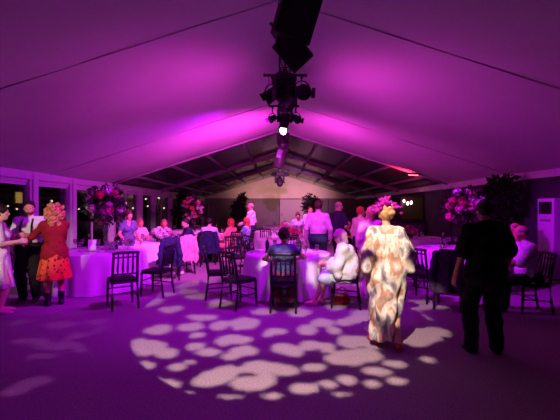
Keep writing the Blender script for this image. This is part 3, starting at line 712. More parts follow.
            S.ell(HP(0, 0.040, -0.072), (0.060, 0.060, 0.052), rotm); S.plane(HP(0, 0.03, -0.052), hu*0.9-hf*0.45); S.plane(HP(0, 0.02, 0), -hf)
            sdf_obj('beard', S, 0.008, m, root, s)
        elif kind == 'suspenders':
            for sg in (-1, 1):
                bmx = BM(); pts = [T(sg*0.085, 0.13*b, 0.09), T(sg*0.085, 0.135*b, 0.20), T(sg*0.085, 0.125*b, 0.36), T(sg*0.08, 0.07, 0.475), T(sg*0.075, -0.02, 0.535), T(sg*0.06, -0.10, 0.45), T(sg*0.04, -0.13*b, 0.2), T(sg*0.05, -0.13*b, 0.08)]
                tube(bmx, [p*s for p in pts], 0.016*s, 8); obj('suspender', bmx, m, root, True)
        elif kind == 'shawl':
            torso(S, 0.035, 0.05)
            for i in (0, 1): arm(S, i, 0.032, o.get('upto', 1.6), 0.03, 0.06)
            S.cone(sh[0], sh[1], 0.085, k=0.06); S.cone(T(0, -0.10, 0.40), T(0, -0.13, -0.04), 0.10, 0.12, k=0.06)
            S.cone(elb[0], P3(elb[0], -0.14), 0.075, 0.09, k=0.05); S.cone(elb[1], P3(elb[1], -0.16), 0.075, 0.09, k=0.05); S.cone(T(0.0, 0.06, 0.32), T(0.06, 0.14, 0.1), 0.10, 0.11, k=0.06)
            S.fold = (0.006, 26, 0.8); sdf_obj('shawl', S, vox, m, root, s)
        elif kind == 'robe':
            torso(S, 0.022, -0.05)
            S.loft([(0.10, -0.03, 0.02, 0.135, 0.16), (0.30, -0.02, 0.02, 0.165, 0.165), (0.60, 0, 0, 0.205, 0.165), (0.88, 0, -0.01, 0.245, 0.175), (1.10, 0, 0, 0.23, 0.155), (1.36, 0, 0, 0.22, 0.12)], k=0.06, amp=0.020, n=7, ph=0.6, tw=2.2)
            for i, sg in enumerate((-1, 1)):
                S.cone(sh[i], elb[i], 0.070, 0.080, k=0.05); S.cone(elb[i], elb[i]+(wri[i]-elb[i])*0.4+np.array((0, 0, -0.06)), 0.078, 0.082, k=0.04); S.cone(elb[i]+np.array((0, 0, -0.02)), elb[i]+np.array((sg*0.02, -0.01, -0.18)), 0.065, 0.05, k=0.05)
            S.fold = (0.005, 24, 0.3); sdf_obj('robe', S, vox, m, root, s)
        elif kind == 'fascinator':
            rn = random.Random(8)
            for q in range(84):
                bmx = BM(); a = rn.uniform(-1.5, 1.75); c = rn.uniform(-1.1, 0.9); L_ = rn.uniform(0.03, 0.055)+(0.06 if -0.6 < a < 0.0 else 0.0)
                d0 = nrm(hx*math.sin(a)+hu*math.cos(a)*math.cos(c)+hf*math.sin(c)*math.cos(a)); p = HP(0, -0.014, 0.03)+d0*0.105; pts = []
                bn = hx*rn.uniform(-1, 1)+hf*rn.uniform(-1, 1)
                for e in range(6):
                    tq = e/5; pts.append((p+d0*L_*tq+bn*0.05*tq*tq)*s)
                tube(bmx, pts, [0.008, 0.018, 0.025, 0.026, 0.020, 0.008], 6); obj('feather', bmx, m, root, True)
            bmx = BM(); lathe(bmx, [(0.001, 0), (0.055, 0.005), (0.06, 0.012), (0.04, 0.03), (0.001, 0.036)], 16, HP(0, -0.01, 0.108)*s); obj('hat_base', bmx, m, root, True)
        elif kind == 'hat':
            bmx = BM(); lathe(bmx, [(0.001, 0.10), (0.06, 0.095), (0.098, 0.07), (0.108, 0.0), (0.16, -0.012), (0.16, -0.02), (0.105, -0.01), (0.001, -0.008)], 24, HP(0, -0.012, 0.07)*s); obj('hat', bmx, m, root, True)
        elif kind == 'bag':
            pass
    return J

# ------------------------------------------------------------------ furniture
def make_chair(label):
    t = thing('banquet_chair', label, 'chair')
    bm = BM(); box(bm, (0, 0.0, 0.455), (0.39, 0.40, 0.045), None, 0.018); obj('seat', bm, M_pad, t, True)
    bm = BM()
    for a, b_ in (((-0.19, -0.19), (0.19, -0.19)), ((-0.19, 0.19), (0.19, 0.19)), ((-0.19, -0.19), (-0.19, 0.19)), ((0.19, -0.19), (0.19, 0.19))): bar(bm, (*a, 0.425), (*b_, 0.425), 0.016)
    obj('seat_frame', bm, M_chair, t)
    for sx in (-1, 1):
        bm = BM(); tube(bm, [(sx*0.185, 0.185, 0.44), (sx*0.19, 0.19, 0.2), (sx*0.195, 0.20, 0.0)], [0.022, 0.020, 0.015], 10); obj('leg', bm, M_chair, t, True)
        bm = BM(); tube(bm, [(sx*0.175, -0.275, 0.90), (sx*0.182, -0.235, 0.68), (sx*0.185, -0.195, 0.44), (sx*0.19, -0.215, 0.2), (sx*0.195, -0.25, 0.0)], [0.019, 0.021, 0.022, 0.020, 0.016], 10); obj('leg', bm, M_chair, t, True)
    bm = BM(); tube(bm, [(-0.20, -0.275, 0.895), (-0.1, -0.285, 0.905), (0.1, -0.285, 0.905), (0.20, -0.275, 0.895)], 0.022, 8)
    obj('top_rail', bm, M_chair, t, True)
    for z, y_, r_ in ((0.83, -0.262, 0.011), (0.56, -0.215, 0.013)):
        bm = BM(); bar(bm, (-0.180, y_, z), (0.180, y_, z), r_); obj('cross_rail', bm, M_chair, t, True)
    for x in (-0.108, -0.036, 0.036, 0.108):
        bm = BM(); tube(bm, [(x, -0.215, 0.56), (x*1.05, -0.232, 0.66), (x, -0.25, 0.76), (x, -0.268, 0.89)], [0.011, 0.018, 0.012, 0.011], 8); obj('spindle', bm, M_chair, t, True)
    bm = BM()
    for sx in (-1, 1): bar(bm, (sx*0.19, -0.21, 0.20), (sx*0.19, 0.19, 0.22), 0.010)
    bar(bm, (-0.19, 0.0, 0.21), (0.19, 0.0, 0.21), 0.010); bar(bm, (-0.19, 0.195, 0.28), (0.19, 0.195, 0.28), 0.010); obj('stretcher', bm, M_chair, t)
    return t
CH = {'first': None}
def chair(x, y, heading, label):
    if CH['first'] is None:
        CH['first'] = make_chair(label); c = CH['first']; c.location = (x, y, 0); c.rotation_euler = (0, 0, R(-heading)); c['group'] = 'black banquet chairs'; return c
    return dup(CH['first'], (x, y, 0), R(-heading), label, 'black banquet chairs')

def table(x, y, r, label, clabel, seed=0, drop=0.012):
    t = thing('round_table', label, 'table', (x, y, 0), 0, 'round banquet tables')
    bm = BM(); lathe(bm, [(r-0.06, 0.715), (r-0.04, 0.72), (r-0.04, 0.74), (r-0.06, 0.745)], 40); obj('tabletop', bm, M_wood, t)
    for a in range(4):
        bm = BM(); ca, sa = math.cos(a*PI/2+0.4), math.sin(a*PI/2+0.4); bar(bm, (ca*0.42*r, sa*0.42*r, 0), (ca*0.5*r, sa*0.5*r, 0.715), 0.018); obj('leg', bm, M_black, t)
    rn = random.Random(seed); ph = [rn.uniform(0, 6) for _ in range(4)]
    prof = [(0.02, 0.755), (r*0.5, 0.755), (r-0.02, 0.755), (r-0.002, 0.748), (r+0.006, 0.72), (r+0.012, 0.6), (r+0.02, 0.45), (r+0.03, 0.3), (r+0.038, 0.15), (r+0.045, drop)]
    def f(rr, z, a, i):
        if i < 3: return rr
        g = max(0, (0.75-z)/0.75); return rr+g*0.05*(math.sin(11*a+ph[0])+0.6*math.sin(17*a+ph[1])+0.5*math.sin(7*a+ph[2]))+g*0.01
    bm = BM(); lathe(bm, prof, 160, (x, y, 0), f)
    for fc in [q for q in bm.faces if len(q.verts) > 10 and abs(q.calc_center_median().z-drop) < 0.02]: bm.faces.remove(fc)
    o = obj('tablecloth', bm, M_cloth, None, True); tag(o, clabel, 'tablecloth', 'white floor-length tablecloths')
    return t

def jacket_on_chair(x, y, heading, m, label, long=0.40, wid=0.25):
    th = R(-heading); root = thing('jacket', label, 'jacket', (x, y, 0), th, 'clothes draped over chair backs')
    S = SDF(); zt = 0.935
    S.loft([(zt-long*1.42, 0, -0.25, wid*1.08, 0.075), (zt-0.35, 0, -0.262, wid*1.02, 0.07), (zt-0.12, 0, -0.275, wid*0.96, 0.062), (zt-0.03, 0, -0.278, wid*0.80, 0.045), (zt, 0, -0.278, wid*0.62, 0.028)], k=0.02, amp=0.018, n=6, ph=heading, tw=2.0)
    S.fold = (0.003, 30, heading*0.1); sdf_obj('body', S, 0.012, m, root)
    for sg in (-1, 1):
        S = SDF(); S.cone((sg*wid*0.72, -0.285, zt-0.05), (sg*wid*0.98, -0.31, zt-0.34), 0.058, 0.055, k=0.03); S.cone((sg*wid*0.98, -0.31, zt-0.34), (sg*wid*0.93, -0.30, zt-0.62), 0.055, 0.045, k=0.03); S.fold = (0.003, 40, sg)
        sdf_obj('sleeve', S, 0.012, m, root)
    S = SDF(); S.cone((-0.09, -0.285, zt+0.01), (0.09, -0.285, zt+0.01), 0.022, k=0.02); S.cone((-0.09, -0.285, zt), (-0.03, -0.335, zt-0.16), 0.018, 0.012, k=0.02); S.cone((0.09, -0.285, zt), (0.03, -0.335, zt-0.16), 0.018, 0.012, k=0.02)
    sdf_obj('collar', S, 0.009, m, root)
    return root

# flowers
def petal_ball(r, n=26, seed=0):
    rn = random.Random(seed); bm = BM()
    for i in range(n):
        z = 1-1.75*i/n; a = i*2.39996; q = math.sqrt(max(0, 1-z*z)); d = Vector((q*math.cos(a), q*math.sin(a), z)); ro = d.to_track_quat('Z', 'Y')
        w_ = r*(0.28+0.30*(i/n)); base = d*r*0.72; vs_ = []
        for (u_, v_, h_) in ((0, -1, 0.0), (0.8, -0.5, 0.12), (1, 0.3, 0.30), (0.5, 0.95, 0.42), (-0.5, 0.95, 0.42), (-1, 0.3, 0.30), (-0.8, -0.5, 0.12)):
            vs_.append(bm.verts.new(base+ro @ Vector((u_*w_, v_*w_, h_*r*(0.7+0.3*rn.random())))))
        c = bm.verts.new(base+ro @ Vector((0, 0, r*0.05)))
        for e in range(7): bm.faces.new((c, vs_[e], vs_[(e+1) % 7]))
    ball(bm, (0, 0, 0), r*0.72, 2)
    me = bpy.data.meshes.new('blossom'); bm.to_mesh(me); bm.free(); return me
def leaves(bm, c, rad, n, sz, rn, shell=0.3, spread=None):
    for _ in range(n):
        d = Vector((rn.gauss(0, 1), rn.gauss(0, 1), rn.gauss(0, 1))).normalized(); q = rn.uniform(shell, 1.0)
        p = Vector(c)+Vector((d.x*rad[0], d.y*rad[1], d.z*rad[2]))*q
        ax = (d+Vector((rn.gauss(0, .6), rn.gauss(0, .6), rn.gauss(0, .6)))).normalized(); sd = ax.cross(Vector((rn.gauss(0, 1), rn.gauss(0, 1), rn.gauss(0, 1)))).normalized(); nn = ax.cross(sd)
        L_ = sz*rn.uniform(0.6, 1.2); w_ = L_*0.28
        a = bm.verts.new(p); b1 = bm.verts.new(p+ax*L_*0.5+sd*w_+nn*0.1*L_); b2 = bm.verts.new(p+ax*L_*0.5-sd*w_+nn*0.1*L_); e = bm.verts.new(p+ax*L_); m_ = bm.verts.new(p+ax*L_*0.5)
        bm.faces.new((a, b1, m_)); bm.faces.new((a, m_, b2)); bm.faces.new((b1, e, m_)); bm.faces.new((m_, e, b2))
FM = [mat('blush_petal', (0.72, 0.42, 0.50), 0.7), mat('coral_petal', (0.75, 0.16, 0.13), 0.7), mat('rose_petal', (0.68, 0.10, 0.26), 0.7), mat('white_petal', (0.75, 0.70, 0.70), 0.7)]
PB = []
for i, m in enumerate(FM):
    me = petal_ball(0.075, 26, i); me.materials.append(m); PB.append(me)
def tall_flowers(x, y, label, seed, hc=1.66, rad=(0.40, 0.36, 0.36), n=30, zt=0.757):
    rn = random.Random(seed); t = thing('flower_arrangement', label, 'flowers', (x, y, zt), 0, 'tall flower centrepieces'); hv = hc-zt-rad[2]*0.75
    bm = BM(); lathe(bm, [(0.10, 0), (0.10, 0.015), (0.03, 0.05), (0.025, hv*0.3), (0.045, hv*0.7), (0.11, hv), (0.10, hv), (0.038, hv*0.7), (0.018, hv*0.3), (0.02, 0.06)], 20); obj('vase', bm, M_glass, t, True)
    bm = BM()
    for i in range(8): a = i*0.8; bar(bm, (0.01*math.cos(a), 0.01*math.sin(a), hv*0.35), (0.16*math.cos(a), 0.16*math.sin(a), hv+0.12), 0.005, seg=5)
    obj('stem', bm, M_leaf2, t)
    bm = BM(); leaves(bm, (0, 0, hc-zt), (rad[0]*1.05, rad[1]*1.05, rad[2]*1.1), 560, 0.13, rn); o = obj('foliage', bm, M_leaf2, t)
    for i in range(n):
        d = Vector((rn.gauss(0, 1), rn.gauss(0, 1)-0.25, rn.gauss(0, 0.9))).normalized(); q = rn.uniform(0.72, 1.0)
        o = bpy.data.objects.new('blossom', PB[rn.choice((0, 0, 1, 2, 2, 3))]); COL.objects.link(o); o.parent = t
        o.location = (d.x*rad[0]*q, d.y*rad[1]*q, hc-zt+d.z*rad[2]*q); o.rotation_euler = d.to_track_quat('Z', 'Y').to_euler(); sc = rn.uniform(0.7, 1.25); o.scale = (sc, sc, sc)
    return t
def low_flowers(x, y, label, seed, r=0.2, pal=(0, 3, 3), zt=0.757, n=16):
    rn = random.Random(seed); t = thing('flower_arrangement', label, 'flowers', (x, y, zt), 0, 'low flower centrepieces')
    bm = BM(); lathe(bm, [(0.07, 0), (0.10, 0.02), (0.12, 0.09), (0.11, 0.09), (0.09, 0.03), (0.01, 0.02)], 18); obj('bowl', bm, M_glass, t, True)
    bm = BM(); leaves(bm, (0, 0, 0.10+r*0.4), (r, r, r*0.7), 200, 0.09, rn); obj('foliage', bm, M_leaf2, t)
    for i in range(n):
        d = Vector((rn.gauss(0, 1), rn.gauss(0, 1), abs(rn.gauss(0, 1)))).normalized()
        o = bpy.data.objects.new('blossom', PB[rn.choice(pal)]); COL.objects.link(o); o.parent = t; o.location = (d.x*r, d.y*r, 0.10+r*0.35+d.z*r*0.7); o.rotation_euler = d.to_track_quat('Z', 'Y').to_euler()
    return t
def tree(x, y, h, label, seed, rad=(0.5, 0.5, 0.7), n=1500, tilt=0, pot=0.45):
    rn = random.Random(seed); t = thing('potted_tree', label, 'tree', (x, y, 0), 0, 'dark potted trees')
    bm = BM(); lathe(bm, [(0.17, 0), (0.20, 0.02), (0.24, pot), (0.22, pot), (0.20, pot-0.04), (0.02, pot-0.05)], 20); obj('planter', bm, M_pot, t, True)
    top = h-rad[2]
    bm = BM(); tube(bm, [(0, 0, pot-0.06), (0.02+tilt*0.3, 0.01, (pot+top)/2), (tilt, 0, top), (tilt*1.3, 0, h-rad[2]*0.4)], [0.035, 0.03, 0.024, 0.01], 8)
    for i in range(9):
        a = i*2.4; z0 = top-rad[2]*0.5+rad[2]*0.12*i; bar(bm, (tilt, 0, z0), (tilt+rad[0]*0.8*math.cos(a), rad[1]*0.8*math.sin(a), z0+rad[2]*0.3), 0.012, 0.004, 5)
    obj('trunk', bm, M_bark, t, True)
    bm = BM()
    for i in range(7):
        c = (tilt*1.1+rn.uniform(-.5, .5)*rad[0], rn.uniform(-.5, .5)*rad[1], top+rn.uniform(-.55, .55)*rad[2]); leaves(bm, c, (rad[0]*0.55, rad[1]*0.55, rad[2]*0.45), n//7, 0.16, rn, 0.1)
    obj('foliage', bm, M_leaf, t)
    return t

# tableware
def mk_mesh(name, prof, seg, m):
    bm = BM(); lathe(bm, prof, seg); me = bpy.data.meshes.new(name); bmesh.ops.recalc_face_normals(bm, faces=bm.faces); bm.to_mesh(me); bm.free(); me.materials.append(m); me.shade_smooth(); return me
ME_bowl = mk_mesh('bowl', [(0.006, 0.085), (0.028, 0.10), (0.040, 0.135), (0.036, 0.19), (0.0345, 0.19), (0.038, 0.135), (0.026, 0.103), (0.004, 0.09)], 14, M_glass)
ME_stem = mk_mesh('stem', [(0.034, 0), (0.034, 0.003), (0.006, 0.010), (0.004, 0.04), (0.005, 0.088)], 12, M_glass)
ME_bot = mk_mesh('body', [(0.001, 0.0), (0.036, 0.0), (0.038, 0.01), (0.038, 0.19), (0.015, 0.24), (0.013, 0.29), (0.012, 0.30)], 14, mat('bottle_glass', (0.02, 0.04, 0.02), 0.08))
ME_cap = mk_mesh('neck_foil', [(0.0155, 0.245), (0.0155, 0.305), (0.001, 0.307)], 12, mat('gold_foil', (0.5, 0.38, 0.12), 0.35, 0.8))
ME_can = mk_mesh('holder', [(0.032, 0), (0.036, 0.005), (0.038, 0.075), (0.034, 0.075), (0.032, 0.012), (0.001, 0.010)], 14, M_glass)
ME_wax = mk_mesh('candle', [(0.001, 0.011), (0.028, 0.011), (0.028, 0.045), (0.001, 0.044)], 12, mat('wax', (0.8, 0.75, 0.6), 0.5))
ME_flm = mk_mesh('flame', [(0.001, 0.046), (0.005, 0.053), (0.004, 0.062), (0.0005, 0.074)], 8, mat('flame', (1, 0.6, 0.2), 0.5, emit=(1.0, 0.6, 0.2), es=6))
ME_plate = mk_mesh('side_plate', [(0.001, 0.004), (0.06, 0.003), (0.062, 0.0), (0.085, 0.010), (0.086, 0.014), (0.062, 0.007), (0.001, 0.008)], 20, mat('china', (0.78, 0.77, 0.75), 0.25))
def part(me, t):
    o = bpy.data.objects.new(me.name.split('.')[0], me); COL.objects.link(o); o.parent = t; return o
def glass(x, y, where, z=0.757):
    t = thing('wine_glass', 'clear stemmed wine glass on '+where, 'glass', (x, y, z), 0, 'wine glasses on '+where); part(ME_bowl, t); part(ME_stem, t)
def bottle(x, y, where, z=0.757):
    t = thing('wine_bottle', 'dark wine bottle on '+where, 'bottle', (x, y, z), 0, 'bottles on '+where); part(ME_bot, t); part(ME_cap, t)
def tealight(x, y, where, z=0.757):
    t = thing('tealight_holder', 'glass candle holder with lit candle on '+where, 'candle', (x, y, z), 0, 'candles on '+where); part(ME_can, t); c = part(ME_wax, t); f = part(ME_flm, t); f.parent = c
def plate(x, y, where, z=0.757):
    tag(part(ME_plate, None), 'small white plate on '+where, 'plate', 'plates on '+where).location = (x, y, z)
def dress_table(x, y, r, where, seed, ng=9, nb_=2, nc=2, npl=4):
    rn = random.Random(seed); used = []
    def spot_(lo, hi, gap=0.10):
        for _ in range(200):
            a = rn.uniform(0, 2*PI); q = rn.uniform(lo, hi)*r; p = (x+q*math.cos(a), y+q*math.sin(a))
            if all(math.hypot(p[0]-e[0], p[1]-e[1]) > max(gap, e[2]) for e in used): used.append((*p, gap)); return p
        return None
    for f_, n_, lo, hi, gap in ((plate, npl, 0.72, 0.85, 0.19), (bottle, nb_, 0.25, 0.5, 0.1), (tealight, nc, 0.25, 0.5, 0.1), (glass, ng, 0.32, 0.86, 0.095)):
        for _ in range(n_):
            p = spot_(lo, hi, gap)
            if p: f_(p[0], p[1], where)

# ---- tables
TL = [(-3.62, 7.50, 0.86, 'the round table behind the woman in orange'), (-3.20, 9.50, 0.85, 'the left round table with jackets on its chairs'), (-2.15, 11.9, 0.74, 'the round table of the woman in pink'),
      (-3.45, 14.3, 0.85, 'the far left round table under tall flowers'), (0.15, 7.05, 0.80, 'the middle round table nearest the camera'), (0.10, 10.3, 0.72, 'the second middle round table'),
      (-0.15, 13.7, 0.80, 'the third middle round table'), (0.0, 17.5, 0.80, 'the farthest middle round table'), (3.75, 7.75, 0.86, 'the right round table behind the man in black'), (3.85, 10.7, 0.85, 'the far right round table')]
for i, (x, y, r, wh) in enumerate(TL):
    table(x, y, r, 'table under floor-length cloth, '+wh.replace('the ', '', 1), 'white floor-length cloth on '+wh, i)
    dress_table(x, y, r, wh, 20+i, ng=(16, 7, 6, 5, 9, 7, 5, 5, 12, 7)[i], nb_=(2, 1, 1, 1, 2, 1, 1, 1, 2, 1)[i], nc=2, npl=(4, 2, 2, 1, 4, 2, 2, 1, 4, 3)[i])
# flowers
tall_flowers(-3.55, 7.55, 'tall pink and coral flowers on the left table behind the woman in orange', 5, 1.68, (0.40, 0.36, 0.36), 22)
tall_flowers(-3.35, 14.2, 'tall pale pink flowers at the far left by the last window', 6, 1.60, (0.42, 0.36, 0.42), 40)
tall_flowers(3.90, 7.80, 'tall pink and red flowers on the right table behind the man in black', 7, 1.62, (0.40, 0.36, 0.36), 30)
low_flowers(-2.98, 9.30, 'low round cream flowers on the left table beside the navy jacket', 8, 0.20, (3, 3, 3, 0))
low_flowers(0.35, 10.2, 'low red flowers on the second middle table', 9, 0.15, (1, 2, 2))
low_flowers(0.2, 13.6, 'low pink flowers on the third middle table', 10, 0.15, (0, 2, 3))
low_flowers(3.62, 10.4, 'low pink flowers on the far right table', 12, 0.17, (0, 2, 3))
# card stand on the left table
t = thing('menu_card', 'white card standing upright on the left table among glasses', 'card', (-3.62, 7.15, 0.757), R(8))
bm = BM(); box(bm, (0, 0, 0.012), (0.10, 0.06, 0.024), None, 0.004); obj('stand', bm, M_wood, t)
bm = BM(); box(bm, (0, 0, 0.13), (0.15, 0.006, 0.21), Matrix.Rotation(R(-8), 3, 'X')); obj('card', bm, M_paper, t)

# ---- chairs
chair(-2.56, 6.02, -34, 'empty black spindle-back chair right in front of the left table')
chair(-2.28, 6.85, 282, 'empty black chair turned sideways at right of the left table')
chair(-4.50, 6.95, 300, 'black chair standing between man in braces and woman in orange')
chair(-1.08, 6.65, 80, 'empty black chair seen in profile left of the middle table')
chair(-0.66, 6.02, 42, 'empty black chair angled towards the middle table beside the white cloth')
c_blue = chair(0.06, 5.86, 3, 'black chair under the woman in the blue dress')
c_white = chair(1.06, 6.05, 283, 'black chair under the barefoot woman in the white shawl')
chair(-1.02, 8.75, 150, 'black chair between the middle tables left of the aisle')
chair(-0.62, 9.45, 45, 'black chair at front left of the second middle table')
chair(0.30, 9.25, 0, 'black chair in front of the second middle table behind woman in blue')
chair(-0.40, 12.6, 20, 'black chair in front of the third middle table')
chair(0.45, 12.7, -15, 'black chair at front right of the third middle table')
chair(0.3, 16.4, 0, 'black chair in front of the farthest middle table')
chair(-2.50, 8.38, -20, 'black chair under the navy jacket by the left aisle')
chair(-2.36, 9.02, -40, 'black chair under the pink jacket')
chair(-2.47, 10.15, 245, 'black chair under the man in the dark suit')
chair(-2.02, 10.72, 0, 'black chair under the man in white shirt at table')
chair(-1.42, 10.95, -38, 'black chair under the woman in coral pink')
chair(-1.12, 11.70, -78, 'black chair under the woman in pink with blue top beside')
chair(-3.95, 10.55, 128, 'black chair under the red haired guest by the window')
chair(-3.40, 10.90, 160, 'black chair under the second guest by the window')
chair(2.48, 6.48, 45, 'empty black chair just right of the woman in the floral robe')
chair(2.62, 7.45, 80, 'black chair at left side of the right table, partly hidden')
chair(2.72, 5.95, 32, 'black chair under the dark coat beside the man in black')
chair(2.95, 9.75, 45, 'black chair in front of the far right table')
c_pat = chair(3.86, 5.75, 275, 'black chair under the seated man in the patterned shirt')
chair(4.85, 7.65, 275, 'black chair under the seated man with loose tie at right')
chair(2.05, 11.1, 200, 'black chair under the dark haired woman in the background')

# ---- clothes over chairs
NAVY = noisy('navy_wool', (0.012, 0.016, 0.055), (0.02, 0.025, 0.08), 30, 0.9)
jacket_on_chair(-2.50, 8.38, -20, NAVY, 'navy suit jacket over a chair by the left aisle', 0.40, 0.21)
jacket_on_chair(-2.36, 9.02, -40, noisy('pink_satin', (0.75, 0.34, 0.40), (0.80, 0.42, 0.48), 8, 0.6), 'pink coat over a chair beside the navy jacket', 0.42, 0.20)
jacket_on_chair(-2.02, 10.72, 0, NAVY, 'navy jacket over chair of the seated man in white shirt', 0.44, 0.27)
jacket_on_chair(2.72, 5.95, 32, noisy('plum_wool', (0.04, 0.02, 0.055), (0.06, 0.03, 0.08), 30, 0.9), 'long dark coat over chair beside the man in black', 0.46, 0.21)

# ------------------------------------------------------------------ guests
WS = noisy('white_shirt_cotton', (0.74, 0.73, 0.73), (0.80, 0.79, 0.79), 10, 0.85)
BLK = noisy('black_cloth', (0.010, 0.010, 0.011), (0.016, 0.015, 0.017), 30, 0.9)
BLK2 = noisy('faded_black_cloth', (0.014, 0.013, 0.015), (0.022, 0.02, 0.023), 30, 0.95)
DKH = noisy('dark_hair', (0.010, 0.006, 0.004), (0.03, 0.016, 0.01), 60, 0.5)
BRH = noisy('brown_hair', (0.05, 0.022, 0.012), (0.09, 0.04, 0.02), 60, 0.5)
GNH = noisy('ginger_hair', (0.30, 0.12, 0.05), (0.42, 0.20, 0.09), 60, 0.5)
GYH = noisy('grey_hair', (0.25, 0.23, 0.22), (0.36, 0.33, 0.32), 60, 0.6)
BLH = noisy('blond_hair', (0.42, 0.26, 0.10), (0.56, 0.38, 0.18), 60, 0.5)
NVY = noisy('navy_cloth', (0.015, 0.018, 0.05), (0.024, 0.028, 0.07), 30, 0.9)
LACE = noisy('pale_lace', (0.62, 0.42, 0.48), (0.80, 0.74, 0.76), 34, 0.8, tex='voronoi', lo=0.1, hi=0.5)
ORG = noisy('orange_print', (0.14, 0.02, 0.01), (0.82, 0.15, 0.03), 17, 0.8, tex='voronoi', lo=0.22, hi=0.36)
RED = noisy('deep_red_knit', (0.22, 0.008, 0.012), (0.30, 0.012, 0.02), 40, 0.9)
FLOR = noisy('floral_chiffon', (0.16, 0.13, 0.18), (0.82, 0.78, 0.72), 4.6, 0.8, detail=3.5, lo=0.34, hi=0.70, mid=[(0.42, (0.40, 0.34, 0.38)), (0.465, (0.82, 0.77, 0.70)), (0.51, (0.82, 0.72, 0.62)), (0.55, (0.60, 0.29, 0.17)), (0.60, (0.58, 0.36, 0.28))])
_n = FLOR.node_tree; _mp = _n.nodes.new('ShaderNodeMapping'); _mp.inputs['Scale'].default_value = (1.5, 1.5, 0.75)
_tc = [x for x in _n.nodes if x.type == 'TEX_COORD'][0]; _tx = [x for x in _n.nodes if x.type == 'TEX_NOISE'][0]
_n.links.new(_tc.outputs['Object'], _mp.inputs['Vector']); _n.links.new(_mp.outputs['Vector'], _tx.inputs['Vector'])
SHOE_B = mat('black_leather', (0.012, 0.011, 0.011), 0.35)
SHOE_P = mat('pale_pink_shoe', (0.75, 0.45, 0.42), 0.4)
SHOE_R = mat('red_shoe', (0.55, 0.02, 0.03), 0.35)

# left group
person('woman in pale lace dress and pink heels cropped at the left edge', (-4.25, 5.62, 0), 62, 1.66, 'f', hands=((-0.08, 0.26, 1.12), (0.12, 0.27, 1.15)), vox=0.009,
       outfit=(('dress_top', noisy('white_blouse', (0.74, 0.70, 0.72), (0.8, 0.78, 0.78), 14, 0.8), {'sleeve': 0.8, 'collar': False, 'neck': 0.07, 'flare': 0.02}), ('skirt', LACE, {'z': 0.42, 'flare': 0.035, 'amp': 0.012}), ('shoes', SHOE_P, {'heel': True}), ('hair', DKH, {'style': 'updo'})))
person('bearded man in white shirt with black braces facing the camera', (-4.31, 6.38, 0), 168, 1.74, 'm', hands=((-0.10, 0.30, 1.16), (0.14, 0.28, 1.14)), vox=0.009, hpitch=-8, bulk=1.08, skin=SK2, hyaw=-15,
       outfit=(('shirt', WS, {'sleeve': 1.5}), ('trousers', BLK), ('suspenders', BLK), ('shoes', SHOE_B), ('hair', DKH, {'style': 'short', 'inf': 0.010}), ('beard', noisy('red_brown_beard', (0.10, 0.03, 0.02), (0.16, 0.05, 0.03), 60, 0.7))))
person('woman in red cardigan and orange patterned skirt with curly blond hair, back turned', (-3.72, 6.12, 0), -38, 1.66, 'f', hands=((-0.20, 0.32, 1.27), (0.02, 0.34, 1.16)), vox=0.009, bulk=1.04, skin=SK2,
       outfit=(('shirt', RED, {'sleeve': 1.9, 'hem': 0.80}), ('skirt', ORG, {'z': 0.46, 'flare': 0.06, 'top': 0.04, 'amp': 0.012}), ('shoes', SHOE_B, {'boot': True}), ('hair', noisy('strawberry_curls', (0.45, 0.16, 0.06), (0.70, 0.34, 0.16), 50, 0.5), {'style': 'curly'})))
person('woman in slate blue dress standing behind the left table', (-3.56, 8.64, 0), 130, 1.56, 'f', hands=((-0.25, 0.20, 0.95), (0.22, 0.28, 0.98)), lean=6, skin=SK2,
       outfit=(('dress_top', noisy('slate_blue', (0.09, 0.10, 0.19), (0.13, 0.145, 0.24), 12, 0.8), {'sleeve': 0.5, 'collar': False, 'neck': 0.10}), ('skirt', noisy('slate_blue_dark', (0.05, 0.055, 0.14), (0.07, 0.08, 0.18), 12, 0.8), {'z': 0.45, 'flare': 0.03}), ('shoes', SHOE_B), ('hair', BRH, {'style': 'updo'})))
SITF = dict(pose='sit')
person('seated guest with red hair in pale top, left by the window', (-3.95, 10.55, 0), 128, 1.68, 'f', vox=0.011, skin=SK2, hands=((-0.1, 0.33, 0.80), (0.1, 0.33, 0.80)), outfit=(('dress_top', WS, {'sleeve': 0.6, 'collar': False}), ('skirt', NVY, {}), ('shoes', SHOE_B), ('hair', GNH, {'style': 'bob'})), **SITF)
person('seated guest in dull pink top by the window, second from left', (-3.40, 10.90, 0), 160, 1.64, 'f', vox=0.011, skin=SK2, hands=((-0.1, 0.33, 0.80), (0.1, 0.33, 0.80)), outfit=(('dress_top', noisy('dusty_pink', (0.40, 0.16, 0.2), (0.5, 0.22, 0.26), 12, 0.8), {'sleeve': 1.6, 'collar': False}), ('trousers', BLK), ('shoes', SHOE_B), ('hair', GNH, {'style': 'long'})), **SITF)
person('seated man in dark suit at the left table', (-2.47, 10.15, 0), 245, 1.74, 'm', vox=0.011, lean=16, hands=((-0.14, 0.42, 0.80), (0.14, 0.42, 0.80)), outfit=(('jacket', NVY, {'inf': 0.022, 'sleeve': 1.95}), ('trousers', NVY), ('shoes', SHOE_B), ('hair', DKH, {'style': 'short'})), **SITF)
person('seated man in white shirt seen from behind, navy jacket on his chair', (-2.02, 10.72, 0), 4, 1.70, 'm', vox=0.011, skin=SK2, hands=((-0.14, 0.36, 0.80), (0.14, 0.36, 0.80)), face=False, outfit=(('shirt', WS, {}), ('trousers', BLK), ('shoes', SHOE_B), ('hair', DKH, {'style': 'short'})), **SITF)
